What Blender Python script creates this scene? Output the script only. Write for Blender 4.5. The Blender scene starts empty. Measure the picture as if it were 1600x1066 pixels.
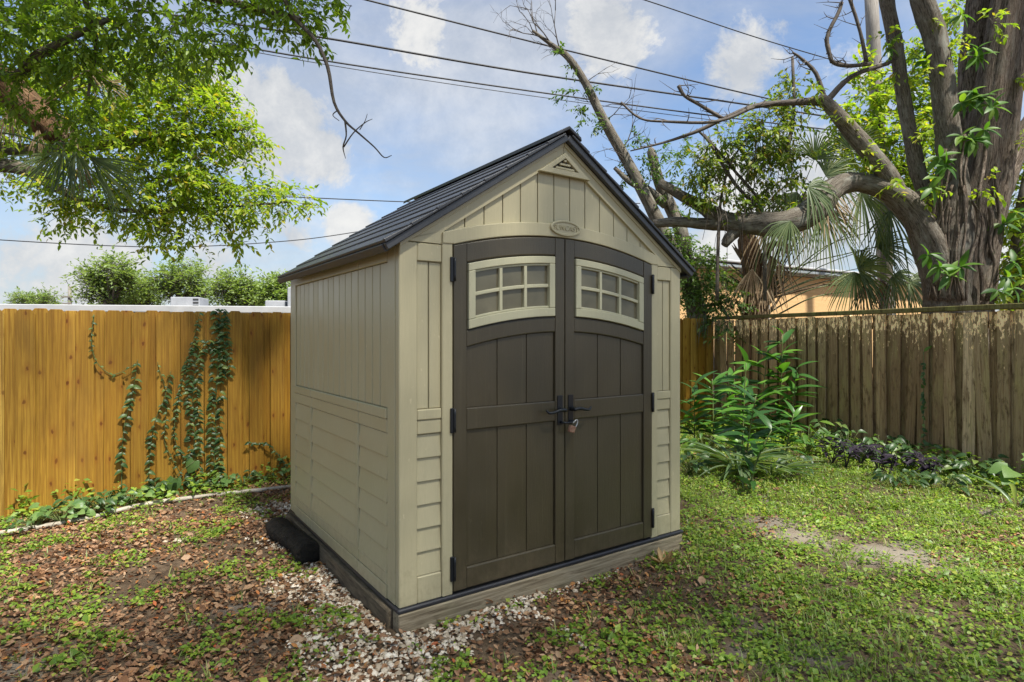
import bpy, math, random
import numpy as np
from mathutils import Vector

R = math.radians
rng = np.random.default_rng(11)
random.seed(5)
scene = bpy.context.scene
COL = scene.collection

# ------------------------------------------------------------------ camera
CAM_H = 1.55
F = 920.0                       # focal length in photograph pixels (1600 wide)
cam_d = bpy.data.cameras.new('camera')
cam = bpy.data.objects.new('camera', cam_d)
COL.objects.link(cam)
cam.location = (0, 0, CAM_H)
cam.rotation_euler = (R(90), 0, 0)
cam_d.sensor_width = 36
cam_d.lens = 36 * F / 1600
cam_d.shift_y = -6 / 1600
cam_d.clip_start = 0.05
cam_d.clip_end = 2000
scene.camera = cam

# ------------------------------------------------------------------ light
SUN_EL, SUN_AZ = R(60), R(140)       # azimuth measured from +Y towards +X
sun_dir = Vector((math.cos(SUN_EL) * math.sin(SUN_AZ), math.cos(SUN_EL) * math.cos(SUN_AZ), math.sin(SUN_EL)))
sl = bpy.data.lights.new('sun', 'SUN')
sl.energy = 4.5
sl.angle = R(3.0)
sl.color = (1, 0.95, 0.86)
so = bpy.data.objects.new('sun', sl)
COL.objects.link(so)
so.rotation_euler = sun_dir.to_track_quat('Z', 'Y').to_euler()

world = bpy.data.worlds.new('World')
scene.world = world
world.use_nodes = True
wn, wl = world.node_tree.nodes, world.node_tree.links
wn.clear()
def wnode(t, **kw):
    n = wn.new(t)
    for k, v in kw.items():
        setattr(n, k, v)
    return n
w_out = wnode('ShaderNodeOutputWorld')
w_bg = wnode('ShaderNodeBackground')
w_bg.inputs['Strength'].default_value = 0.10
w_sky = wnode('ShaderNodeTexSky', sky_type='NISHITA')
w_sky.sun_disc = False
w_sky.sun_elevation = SUN_EL
w_sky.sun_rotation = SUN_AZ
w_sky.dust_density = 0.6
w_sky.ozone_density = 2.5
w_tc = wnode('ShaderNodeTexCoord')
w_sep = wnode('ShaderNodeSeparateXYZ')
wl.new(w_tc.outputs['Generated'], w_sep.inputs[0])
def wmath(op, a, b=None, c=None, clamp=False):
    n = wnode('ShaderNodeMath', operation=op, use_clamp=clamp)
    for i, v in enumerate((a, b, c)):
        if v is None:
            continue
        if isinstance(v, (int, float)):
            n.inputs[i].default_value = v
        else:
            wl.new(v, n.inputs[i])
    return n.outputs[0]
zc = wmath('ADD', wmath('MAXIMUM', w_sep.outputs['Z'], 0.0), 0.16)
w_cmb = wnode('ShaderNodeCombineXYZ')
wl.new(wmath('DIVIDE', w_sep.outputs['X'], zc), w_cmb.inputs[0])
wl.new(wmath('DIVIDE', w_sep.outputs['Y'], zc), w_cmb.inputs[1])
def wnoise(scale, detail, rough, dist=0.0, offs=(0, 0, 0), vec=None):
    m = wnode('ShaderNodeMapping')
    m.inputs['Location'].default_value = offs
    wl.new(vec or w_cmb.outputs[0], m.inputs[0])
    n = wnode('ShaderNodeTexNoise')
    n.inputs['Scale'].default_value = scale
    n.inputs['Detail'].default_value = detail
    n.inputs['Roughness'].default_value = rough
    n.inputs['Distortion'].default_value = dist
    wl.new(m.outputs[0], n.inputs['Vector'])
    return n.outputs['Fac']
n_big = wnoise(0.75, 9, 0.56, 0.15, (3.1, 0.4, 0))
n_fine = wnoise(2.2, 8, 0.6, 0.3, (1.0, 7.0, 2.0))
n_edge = wnoise(6.5, 10, 0.66, 0.2, (0, 0, 0), w_tc.outputs['Generated'])
# cumulus heaps standing at fixed bearings in the sky
def bearing(px, py):
    v = Vector((px - 800, F, 527 - py))
    return v.normalized()
heap = None
for px, py, rad, amp in ((430, 195, .155, 1.), (500, 235, .09, .9), (380, 235, .10, .8), (945, 45, .11, .9), (985, 90, .06, .6), (1160, 105, .10, .85), (1225, 40, .06, .5), (660, 45, .10, .55),
                         (150, 425, .18, .7), (330, 415, .12, .6), (30, 400, .16, .55), (545, 355, .06, .8), (455, 370, .06, .7), (1280, 330, .25, .75), (1100, 400, .2, .6),
                         (-300, 250, .25, .9), (2000, 200, .3, .9), (760, 240, .12, .25)):
    b = bearing(px, py)
    d = wnode('ShaderNodeVectorMath', operation='DISTANCE')
    nz = wnode('ShaderNodeVectorMath', operation='NORMALIZE')
    wl.new(w_tc.outputs['Generated'], nz.inputs[0])
    wl.new(nz.outputs[0], d.inputs[0])
    d.inputs[1].default_value = b
    g = wmath('MULTIPLY', wmath('SUBTRACT', 1.0, wmath('DIVIDE', d.outputs['Value'], rad), clamp=True), amp)
    heap = g if heap is None else wmath('MAXIMUM', heap, g)
heap_n = wmath('ADD', heap, wmath('MULTIPLY', wmath('SUBTRACT', n_edge, 0.5), 1.9))
def wramp(v, a, b):
    n = wnode('ShaderNodeMapRange', interpolation_type='SMOOTHSTEP')
    wl.new(v, n.inputs[0])
    n.inputs[1].default_value = a
    n.inputs[2].default_value = b
    return n.outputs[0]
m_heap = wmath('MULTIPLY', wramp(heap_n, 0.16, 0.52), 0.95)
m_gen = wmath('MULTIPLY', wramp(n_big, 0.36, 0.68), 0.70)
m_wisp = wmath('MULTIPLY', wramp(n_fine, 0.36, 0.72), 0.48)
m_hor = wmath('MULTIPLY', wramp(w_sep.outputs['Z'], 0.30, 0.0), 0.72)
mask = wmath('MAXIMUM', wmath('MAXIMUM', m_heap, m_gen), m_wisp)
w_cc = wnode('ShaderNodeMixRGB')
wl.new(wramp(n_edge, 0.35, 0.68), w_cc.inputs[0])
w_cc.inputs[1].default_value = (2.95, 3.1, 3.3, 1)
w_cc.inputs[2].default_value = (4.6, 4.55, 4.4, 1)
w_mix = wnode('ShaderNodeMixRGB')
wl.new(mask, w_mix.inputs[0])
w_hz = wnode('ShaderNodeMixRGB')            # grey-blue haze low in the sky
wl.new(m_hor, w_hz.inputs[0])
wl.new(w_sky.outputs[0], w_hz.inputs[1])
w_hz.inputs[2].default_value = (2.0, 2.4, 2.95, 1)
wl.new(w_hz.outputs[0], w_mix.inputs[1])
wl.new(w_cc.outputs[0], w_mix.inputs[2])
wl.new(w_mix.outputs[0], w_bg.inputs['Color'])
wl.new(w_bg.outputs[0], w_out.inputs['Surface'])

scene.view_settings.view_transform = 'Standard'
scene.view_settings.look = 'None'
scene.view_settings.exposure = 1.0
scene.view_settings.gamma = 1
scene.view_settings.use_curve_mapping = False
scene.render.engine = 'CYCLES'
scene.cycles.max_bounces = 6
scene.cycles.diffuse_bounces = 4
scene.cycles.transparent_max_bounces = 8
scene.cycles.use_denoising = True
scene.cycles.sample_clamp_indirect = 6

# ------------------------------------------------------------------ helpers
def at(px, py, Y):
    """the point at depth Y that stands at this bearing of the photograph"""
    return np.array(((px - 800) / F * Y, Y, CAM_H + (527 - py) / F * Y))

def tag(o, label=None, cat=None, group=None, kind=None):
    if label: o['label'] = label
    if cat: o['category'] = cat
    if group: o['group'] = group
    if kind: o['kind'] = kind
    return o

def link(name, data, parent=None, mat=None):
    o = bpy.data.objects.new(name, data)
    COL.objects.link(o)
    if mat is not None and len(data.materials) == 0:
        data.materials.append(mat)
    if parent is not None:
        o.parent = parent
    return o

def empty(name, loc=(0, 0, 0), rz=0.0):
    o = bpy.data.objects.new(name, None)
    COL.objects.link(o)
    o.location = loc
    o.rotation_euler = (0, 0, rz)
    o.empty_display_size = 0.1
    return o

def npmesh(name, V, Fc, attrs=None, smooth=False):
    """mesh from arrays; Fc is (M,k) or a list of index lists"""
    me = bpy.data.meshes.new(name)
    V = np.asarray(V, dtype=np.float32)
    if isinstance(Fc, np.ndarray):
        M, k = Fc.shape
        me.vertices.add(len(V))
        me.vertices.foreach_set('co', V.ravel())
        me.loops.add(M * k)
        me.loops.foreach_set('vertex_index', Fc.astype(np.int32).ravel())
        me.polygons.add(M)
        me.polygons.foreach_set('loop_start', np.arange(M, dtype=np.int32) * k)
        me.update(calc_edges=True)
    else:
        me.from_pydata([tuple(v) for v in V], [], Fc)
        me.update()
    if attrs:
        for an, (typ, arr) in attrs.items():
            a = me.attributes.new(an, typ, 'POINT')
            a.data.foreach_set('value' if typ == 'FLOAT' else 'vector', np.asarray(arr, dtype=np.float32).ravel())
    if smooth:
        me.polygons.foreach_set('use_smooth', np.ones(len(me.polygons), dtype=bool))
    return me

def cbox(x0, x1, y0, y1, z0, z1, c=0.004):
    """chamfered box"""
    c = min(c, (x1 - x0) * .3, (y1 - y0) * .3, (z1 - z0) * .3)
    X, Y, Z = (x0, x1), (y0, y1), (z0, z1)
    V, idx = [], {}
    for i in (0, 1):
        for j in (0, 1):
            for k in (0, 1):
                sx, sy, sz = (1, -1)[i], (1, -1)[j], (1, -1)[k]
                for ax in range(3):
                    p = [X[i] + sx * c, Y[j] + sy * c, Z[k] + sz * c]
                    p[ax] = (X[i], Y[j], Z[k])[ax]
                    idx[(i, j, k, ax)] = len(V)
                    V.append(p)
    fs = []
    def face(ids):
        P = [np.array(V[q]) for q in ids]
        n = np.cross(P[1] - P[0], P[2] - P[0])
        cen = sum(P) / len(P) - np.array([(x0 + x1) / 2, (y0 + y1) / 2, (z0 + z1) / 2])
        fs.append(ids if np.dot(n, cen) > 0 else ids[::-1])
    for s in (0, 1):
        face([idx[(s, 0, 0, 0)], idx[(s, 1, 0, 0)], idx[(s, 1, 1, 0)], idx[(s, 0, 1, 0)]])
        face([idx[(0, s, 0, 1)], idx[(1, s, 0, 1)], idx[(1, s, 1, 1)], idx[(0, s, 1, 1)]])
        face([idx[(0, 0, s, 2)], idx[(1, 0, s, 2)], idx[(1, 1, s, 2)], idx[(0, 1, s, 2)]])
    for a in (0, 1):
        for b in (0, 1):
            face([idx[(a, b, 0, 0)], idx[(a, b, 1, 0)], idx[(a, b, 1, 1)], idx[(a, b, 0, 1)]])
            face([idx[(a, 0, b, 0)], idx[(a, 1, b, 0)], idx[(a, 1, b, 2)], idx[(a, 0, b, 2)]])
            face([idx[(0, a, b, 1)], idx[(1, a, b, 1)], idx[(1, a, b, 2)], idx[(0, a, b, 2)]])
            for d in (0, 1):
                face([idx[(a, b, d, 0)], idx[(a, b, d, 1)], idx[(a, b, d, 2)]])
    return V, fs

def box(name, x0, x1, y0, y1, z0, z1, mat, parent=None, c=0.004):
    V, fs = cbox(x0, x1, y0, y1, z0, z1, c)
    return link(name, npmesh(name, V, fs), parent, mat)

def prism(name, poly, d0, d1, mat, parent=None, axis='y', bev=0.003):
    """polygon [(a,z)...] pushed along the other horizontal axis from d0 to d1"""
    n = len(poly)
    area = sum(poly[i][0] * poly[(i + 1) % n][1] - poly[(i + 1) % n][0] * poly[i][1] for i in range(n))
    if area < 0:
        poly = poly[::-1]
    if axis == 'y':
        V = [(a, d0, z) for a, z in poly] + [(a, d1, z) for a, z in poly]
        fs = [list(range(n)), list(range(2 * n - 1, n - 1, -1))]
        fs += [[(i + 1) % n, i, n + i, n + (i + 1) % n] for i in range(n)]
    else:
        V = [(d0, a, z) for a, z in poly] + [(d1, a, z) for a, z in poly]
        fs = [list(range(n - 1, -1, -1)), list(range(n, 2 * n))]
        fs += [[i, (i + 1) % n, n + (i + 1) % n, n + i] for i in range(n)]
    o = link(name, npmesh(name, V, fs), parent, mat)
    if bev:
        b = o.modifiers.new('bevel', 'BEVEL')
        b.width = bev
        b.segments = 2
        b.limit_method = 'ANGLE'
        b.angle_limit = R(50)
    return o

def smooth_path(P, Rd, n):
    """Catmull-Rom resample of points and radii"""
    P = np.asarray(P, float); Rd = np.asarray(Rd, float)
    Q = np.vstack([2 * P[0] - P[1], P, 2 * P[-1] - P[-2]])
    q = np.concatenate([[Rd[0]], Rd, [Rd[-1]]])
    out, ro = [], []
    segs = len(P) - 1
    for t in np.linspace(0, segs - 1e-6, n):
        i = int(t); f = t - i
        a, b, c, d = Q[i], Q[i + 1], Q[i + 2], Q[i + 3]
        out.append(0.5 * (2 * b + (c - a) * f + (2 * a - 5 * b + 4 * c - d) * f * f + (3 * b - a - 3 * c + d) * f ** 3))
        ro.append(q[i + 1] * (1 - f) + q[i + 2] * f)
    return np.array(out), np.array(ro)

def tube_arrays(P, Rd, n=10, rough=0.0, flute=0.0, seed=0):
    rg = np.random.default_rng(seed)
    m = len(P)
    T = np.gradient(P, axis=0)
    T /= np.linalg.norm(T, axis=1)[:, None] + 1e-9
    up = np.array([0, 0, 1.0]) if abs(T[0][2]) < .9 else np.array([1.0, 0, 0])
    V, tc = [], []
    u = np.cross(up, T[0]); u /= np.linalg.norm(u)
    L = 0
    ph = rg.uniform(0, 6.28, 6)
    ang = np.arange(n) / n * 2 * np.pi
    for i in range(m):
        u = u - T[i] * np.dot(u, T[i]); u /= np.linalg.norm(u) + 1e-9
        v = np.cross(T[i], u)
        if i: L += np.linalg.norm(P[i] - P[i - 1])
        r = np.full(n, Rd[i])
        if flute:
            r = r * (1 + flute * (np.sin(3 * ang + ph[0] + L * .3) * .5 + np.sin(5 * ang + ph[1] - L * .5) * .5 + np.sin(8 * ang + ph[2] + L * .7) * .35 + np.sin(13 * ang + ph[3]) * .2))
        if rough:
            r = r * (1 + rough * (np.sin(L * 7 + ph[4] + ang * 2) * .5 + rg.normal(0, .35, n)))
        V.append(P[i] + np.outer(np.cos(ang) * r, u) + np.outer(np.sin(ang) * r, v))
        tc.append(np.stack([np.cos(ang) * Rd[0], np.sin(ang) * Rd[0], np.full(n, L)], 1))
    V = np.concatenate(V); tc = np.concatenate(tc)
    i = np.repeat(np.arange(m - 1), n); j = np.tile(np.arange(n), m - 1)
    Fc = np.stack([i * n + j, i * n + (j + 1) % n, (i + 1) * n + (j + 1) % n, (i + 1) * n + j], 1)
    return V, Fc, tc

def join_arrays(parts):
    Vs, Fs, Ts, o = [], [], [], 0
    for V, Fc, t in parts:
        Vs.append(V); Fs.append(Fc + o); Ts.append(t); o += len(V)
    return np.concatenate(Vs), np.concatenate(Fs), np.concatenate(Ts)

def tubes(name, paths, mat, parent=None, n=10, rough=0.0, flute=0.0, res=4):
    """paths: list of (points, radii); one mesh"""
    parts = []
    for k, (P, Rd) in enumerate(paths):
        Q, q = smooth_path(P, Rd, max(3, (len(P) - 1) * res + 1))
        V, Fc, t = tube_arrays(Q, q, n, rough, flute, seed=k + len(P) * 13)
        # end caps: collapse onto the axis
        V2 = np.concatenate([V, Q[:1], Q[-1:]])
        t2 = np.concatenate([t, t[:1], t[-1:]])
        a, b = len(V), len(V) + 1
        j = np.arange(n)
        capa = np.stack([(j + 1) % n, j, np.full(n, a), np.full(n, a)], 1)
        capb = np.stack([len(V) - n + j, len(V) - n + (j + 1) % n, np.full(n, b), np.full(n, b)], 1)
        parts.append((V2, (Fc, capa[:, :3], capb[:, :3]), t2))
    Vs, Ts, quads, tris, o = [], [], [], [], 0
    for V, (q4, ca, cb), t in parts:
        Vs.append(V); Ts.append(t)
        quads.append(q4 + o); tris += [ca + o, cb + o]; o += len(V)
    q4 = np.concatenate(quads); t3 = np.concatenate(tris)
    F3 = np.concatenate([q4[:, [0, 1, 2]], q4[:, [0, 2, 3]], t3])
    me = npmesh(name, np.concatenate(Vs), F3, {'tc': ('FLOAT_VECTOR', np.concatenate(Ts))}, smooth=True)
    return link(name, me, parent, mat)

# value noise on the ground plane
_lat = np.random.default_rng(3).random((64, 64))
def vnoise(x, y, s):
    x = np.asarray(x) * s; y = np.asarray(y) * s
    xi = np.floor(x).astype(int); yi = np.floor(y).astype(int)
    fx = x - xi; fy = y - yi
    fx = fx * fx * (3 - 2 * fx); fy = fy * fy * (3 - 2 * fy)
    g = lambda a, b: _lat[a % 64, b % 64]
    return (g(xi, yi) * (1 - fx) + g(xi + 1, yi) * fx) * (1 - fy) + (g(xi, yi + 1) * (1 - fx) + g(xi + 1, yi + 1) * fx) * fy
def fbm(x, y, s):
    return (vnoise(x, y, s) + .5 * vnoise(np.asarray(x) + 9.3, np.asarray(y) + 4.1, s * 2.1) + .25 * vnoise(np.asarray(x) + 2.7, np.asarray(y) + 8.8, s * 4.3)) / 1.75
def gz(x, y):
    x = np.asarray(x, float); y = np.asarray(y, float)
    near = np.clip(1.3 - np.hypot(x - .5, y - 5) / 14, 0, 1)
    return near * ((fbm(x, y, .9) - .5) * .07 + (vnoise(x, y, 4.0) - .5) * .022) + .015

# leaf templates: base at the origin, along +x, face up
def leaf_template(n=4, width=.45, fold=.18, curl=.25, peak=.4, heart=0.0, wave=0.0):
    V, Fc = [], []
    ts = np.linspace(0, 1, n + 1)
    for i, t in enumerate(ts):
        w = width * .5 * (math.sin(math.pi * t ** (math.log(.5) / math.log(peak)))) ** .8 if 0 < t < 1 else 0.0
        x = t; z = -curl * t * t
        if i == 0 and heart:
            V += [(-heart * .6, -width * .33, .0), (0, 0, 0), (-heart * .6, width * .33, .0)]
        else:
            s = wave * (1 if i % 2 else -1)
            V += [(x, -w, z + fold * w * 2 + s), (x, 0, z), (x, w, z + fold * w * 2 - s)]
    for i in range(n):
        a = i * 3; b = a + 3
        for l in (0, 1):
            q = [a + l, a + l + 1, b + l + 1, b + l]
            if not (i == 0 and not heart):
                Fc.append((q[0], q[1], q[2])) if i < n - 1 or l == 0 else Fc.append((q[0], q[1], b + 1))
            if i == 0 and not heart:
                Fc.append((a + 1, b + l + 1, b + l))
            elif i < n - 1:
                Fc.append((q[0], q[2], q[3]))
    return np.array(V, float), np.array(Fc, int)

QUAD_LEAF = (np.array([(0, 0, 0), (.45, -.24, .07), (1, 0, -.12), (.45, .24, .07)], float), np.array([(0, 1, 2), (0, 2, 3)], int))

def basis(d, nh):
    d = d / (np.linalg.norm(d, axis=1)[:, None] + 1e-9)
    z = nh - d * np.sum(d * nh, axis=1)[:, None]
    z = z / (np.linalg.norm(z, axis=1)[:, None] + 1e-9)
    y = np.cross(z, d)
    return np.stack([d, y, z], axis=2)          # columns

def scatter(tmpl, pos, d, nh, size):
    V, Fc = tmpl
    B = basis(d, nh)
    P = np.einsum('nij,vj->nvi', B, V) * size[:, None, None] + pos[:, None, :]
    N, k = len(pos), len(V)
    FF = (Fc[None] + (np.arange(N) * k)[:, None, None]).reshape(-1, 3)
    return P.reshape(-1, 3), FF, np.repeat(rng.random(N), k)

def scatter_obj(name, batches, mat, parent=None):
    Vs, Fs, As, o = [], [], [], 0
    for V, Fc, a in batches:
        Vs.append(V); Fs.append(Fc + o); As.append(a); o += len(V)
    me = npmesh(name, np.concatenate(Vs), np.concatenate(Fs), {'rnd': ('FLOAT', np.concatenate(As))})
    return link(name, me, parent, mat)

def rand_unit(n, rg=rng):
    v = rg.normal(size=(n, 3))
    return v / np.linalg.norm(v, axis=1)[:, None]

TWIGS = []
def crown_cloud(blobs, leaf, per_m2, twig=.16, tmpl=QUAD_LEAF, droop=.5, seed=1, spread=.8):
    """blobs: (centre, (rx,ry,rz)); leaves sit along short twigs, three twigs to a spray, sprays spread through each blob"""
    rg = np.random.default_rng(seed)
    out = []
    TWIGS.clear()
    K = 8
    up = np.array([0, 0, 1.0])
    for c, r in blobs:
        r = np.array(r)
        nl = int(per_m2 * math.pi * r[0] * r[2])
        ns = max(2, nl // (3 * K))
        d = rand_unit(ns, rg) * (rg.random(ns) ** .42)[:, None]
        tp = np.array(c) + d * r
        rep3 = np.repeat(np.arange(ns), 3)
        st = tp[rep3] + rg.normal(size=(ns * 3, 3)) * twig * .45
        ax = d[rep3] * .7 + rand_unit(ns * 3, rg) * .85 + up * (-droop * .45)
        ax /= np.linalg.norm(ax, axis=1)[:, None]
        L = twig * rg.uniform(1.5, 2.7, ns * 3)
        TWIGS.append((st - ax * L[:, None] * .3, st + ax * L[:, None] * .9 - up * (L * .18)[:, None]))
        rk = np.repeat(np.arange(ns * 3), K)
        j = np.tile(np.arange(K), ns * 3)
        sp = (j + rg.uniform(.1, .9, len(j))) / K
        A = ax[rk]
        sd = np.cross(A, up + rg.normal(0, .35, A.shape)); sd /= np.linalg.norm(sd, axis=1)[:, None] + 1e-9
        sg = np.where(j % 2 == 0, 1.0, -1.0)[:, None]
        pos = st[rk] + A * (L[rk] * sp)[:, None] - up * (L[rk] * .22 * sp ** 2)[:, None]
        dr = A * .55 + sd * sg * .8 - up * droop * .4 + rand_unit(len(j), rg) * .3
        nh = up + rand_unit(len(j), rg) * .6
        out.append(scatter(tmpl, pos, dr, nh, leaf * rg.uniform(.55, 1.25, len(j))))
    return out

def twig_obj(parent, r=.0035, name='twigs'):
    """the twigs of the crown made last"""
    a = np.concatenate([q[0] for q in TWIGS]); b = np.concatenate([q[1] for q in TWIGS])
    ax = b - a; ax /= np.linalg.norm(ax, axis=1)[:, None] + 1e-9
    s1 = np.cross(ax, np.array([.3, .9, .2])); s1 /= np.linalg.norm(s1, axis=1)[:, None] + 1e-9
    s2 = np.cross(ax, s1)
    V = np.stack([a + s1 * r, a - s1 * r * .5 + s2 * r * .87, a - s1 * r * .5 - s2 * r * .87, b], 1).reshape(-1, 3)
    k = np.arange(len(a))[:, None] * 4
    Fc = np.concatenate([k + np.array([[0, 1, 3]]), k + np.array([[1, 2, 3]]), k + np.array([[2, 0, 3]])])
    o = link(name, npmesh(name, V, Fc), parent, M['twig'])
    o['kind'] = 'stuff'
    return o

def pxblob(px, py, Y, rx, ry, dr=None):
    s = Y / F
    return (at(px, py, Y), (rx * s, (dr if dr else (rx + ry) / 2 * s), ry * s))

# ------------------------------------------------------------------ materials
class NT:
    def __init__(s, name):
        s.m = bpy.data.materials.new(name)
        s.m.use_nodes = True
        s.n, s.l = s.m.node_tree.nodes, s.m.node_tree.links
        s.n.clear()
        s.out = s.n.new('ShaderNodeOutputMaterial')
    def new(s, t, **kw):
        n = s.n.new(t)
        for k, v in kw.items(): setattr(n, k, v)
        return n
    def put(s, sock, v):
        if isinstance(v, bpy.types.NodeSocket): s.l.new(v, sock)
        else: sock.default_value = v
    def math(s, op, a, b=0.0, clamp=False):
        n = s.new('ShaderNodeMath', operation=op, use_clamp=clamp)
        s.put(n.inputs[0], a); s.put(n.inputs[1], b)
        return n.outputs[0]
    def coord(s, kind='Object', scale=(1, 1, 1), loc=None, attr=None):
        if attr:
            src = s.new('ShaderNodeAttribute', attribute_name=attr).outputs['Vector']
        else:
            src = s.new('ShaderNodeTexCoord').outputs[kind]
        if loc is not None:
            a = s.new('ShaderNodeVectorMath', operation='ADD')
            s.l.new(src, a.inputs[0]); s.put(a.inputs[1], loc)
            src = a.outputs[0]
        m = s.new('ShaderNodeMapping'); m.inputs['Scale'].default_value = scale
        s.l.new(src, m.inputs[0])
        return m.outputs[0]
    def rnd_vec(s, k=37.0):
        """a different place in the texture for each object"""
        oi = s.new('ShaderNodeObjectInfo')
        c = s.new('ShaderNodeCombineXYZ')
        for i, f in enumerate((k, k * 1.7, k * .6)):
            s.l.new(s.math('MULTIPLY', oi.outputs['Random'], f), c.inputs[i])
        return c.outputs[0]
    def noise(s, vec, scale, detail=4, rough=.55, dist=0.0):
        n = s.new('ShaderNodeTexNoise')
        s.l.new(vec, n.inputs['Vector'])
        n.inputs['Scale'].default_value = scale; n.inputs['Detail'].default_value = detail
        n.inputs['Roughness'].default_value = rough; n.inputs['Distortion'].default_value = dist
        return n.outputs['Fac']
    def ramp(s, v, stops):
        n = s.new('ShaderNodeValToRGB')
        s.l.new(v, n.inputs[0])
        el = n.color_ramp.elements
        while len(el) < len(stops): el.new(.5)
        for e, (p, c) in zip(el, stops):
            e.position = p
            e.color = c if len(c) == 4 else (*c, 1)
        return n.outputs[0]
    def rng(s, v, a, b, c=0.0, d=1.0):
        n = s.new('ShaderNodeMapRange')
        s.l.new(v, n.inputs[0])
        for i, q in enumerate((a, b, c, d)): n.inputs[i + 1].default_value = q
        return n.outputs[0]
    def mix(s, f, a, b, mode='MIX'):
        n = s.new('ShaderNodeMixRGB', blend_type=mode)
        for i, v in enumerate((f, a, b)):
            if isinstance(v, tuple) and len(v) == 3: v = (*v, 1)
            s.put(n.inputs[i], v)
        return n.outputs[0]
    def bump(s, h, strength=.3, dist=.01, normal=None):
        n = s.new('ShaderNodeBump')
        n.inputs['Strength'].default_value = strength; n.inputs['Distance'].default_value = dist
        s.l.new(h, n.inputs['Height'])
        if normal: s.l.new(normal, n.inputs['Normal'])
        return n.outputs[0]
    def bsdf(s, color, rough=.5, normal=None, spec=.5, metal=0.0, link=True):
        p = s.new('ShaderNodeBsdfPrincipled')
        if isinstance(color, tuple) and len(color) == 3: color = (*color, 1)
        s.put(p.inputs['Base Color'], color); s.put(p.inputs['Roughness'], rough)
        p.inputs['Specular IOR Level'].default_value = spec
        p.inputs['Metallic'].default_value = metal
        if normal: s.l.new(normal, p.inputs['Normal'])
        if link: s.l.new(p.outputs[0], s.out.inputs[0])
        return p

def plastic(name, col, rough=.45, grain=(60, 60, 3), bump=.12, dirt=.12, spec=.45, grime=0.0):
    t = NT(name)
    v = t.coord('Object', (1, 1, 1), t.rnd_vec())
    g = t.noise(t.coord('Object', grain, t.rnd_vec(5)), 3.0, 6, .65, .6)
    f = t.noise(t.coord('Object', (1, 1, 1)), 320, 2, .5)
    big = t.noise(v, 2.2, 4, .6)
    dark = tuple(c * (1 - dirt * 1.6) for c in col)
    lite = tuple(min(1, c * (1 + dirt * .8)) for c in col)
    c1 = t.mix(t.rng(big, .3, .7), dark, lite)
    c2 = t.mix(t.rng(g, .35, .75, 0, .35), c1, tuple(c * .72 for c in col))
    # dust and scuff specks
    sp = t.noise(t.coord('Object', (1, 1, .4), t.rnd_vec(11)), 55, 2, .5)
    c3 = t.mix(t.rng(sp, .70, .78, 0, .25), c2, tuple(min(1, c * 1.7 + .05) for c in col))
    if grime:
        sz = t.new('ShaderNodeSeparateXYZ'); t.l.new(t.new('ShaderNodeTexCoord').outputs['Object'], sz.inputs[0])
        ms = t.noise(t.coord('Object', (9, 9, 7)), 2.5, 7, .7)
        mk = t.rng(t.math('ADD', ms, t.rng(sz.outputs['Z'], .15, .75, .14, -.3)), .52, .72, 0, grime)
        c3 = t.mix(mk, c3, (.16, .12, .075))
        stn = t.noise(t.coord('Object', (34, 34, .8)), 1.6, 5, .6)
        c3 = t.mix(t.rng(stn, .56, .76, 0, grime * .55), c3, (.20, .18, .11))
    h = t.math('ADD', t.math('MULTIPLY', g, .8), t.math('MULTIPLY', f, .25))
    t.bsdf(c3, t.rng(big, .3, .7, rough - .06, rough + .1), t.bump(h, bump, .004), spec)
    return t.m

M = {}
M['tan'] = plastic('tan_resin', (.475, .425, .268), .34, bump=.16, dirt=.04, grime=.22)
M['door'] = plastic('brown_resin', (.062, .049, .026), .36, bump=.5, dirt=.08, grime=.2, spec=.6)
M['frame'] = plastic('pale_resin', (.50, .475, .32), .36, bump=.06, dirt=.06)
M['roof'] = plastic('charcoal_roof_resin', (.05, .052, .058), .42, grain=(3, 40, 40), bump=.2, dirt=.2, spec=.6)
M['black'] = plastic('black_metal', (.012, .014, .018), .38, bump=.05)
M['floor_edge'] = plastic('charcoal_floor_resin', (.030, .031, .037), .40, grain=(4, 4, 40), bump=.05)

def pane_mat():
    t = NT('acrylic_pane')
    v = t.coord('Object', (1, 1, 1), t.rnd_vec())
    n = t.noise(v, 5, 3, .5)
    c = t.mix(t.rng(n, .3, .7), (.11, .098, .062), (.19, .17, .11))
    p = t.bsdf(c, t.rng(n, .3, .7, .05, .14), t.bump(t.noise(v, 3, 2), .05, .02), .5)
    p.inputs['Transmission Weight'].default_value = .1
    return t.m
M['pane'] = pane_mat()

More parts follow.
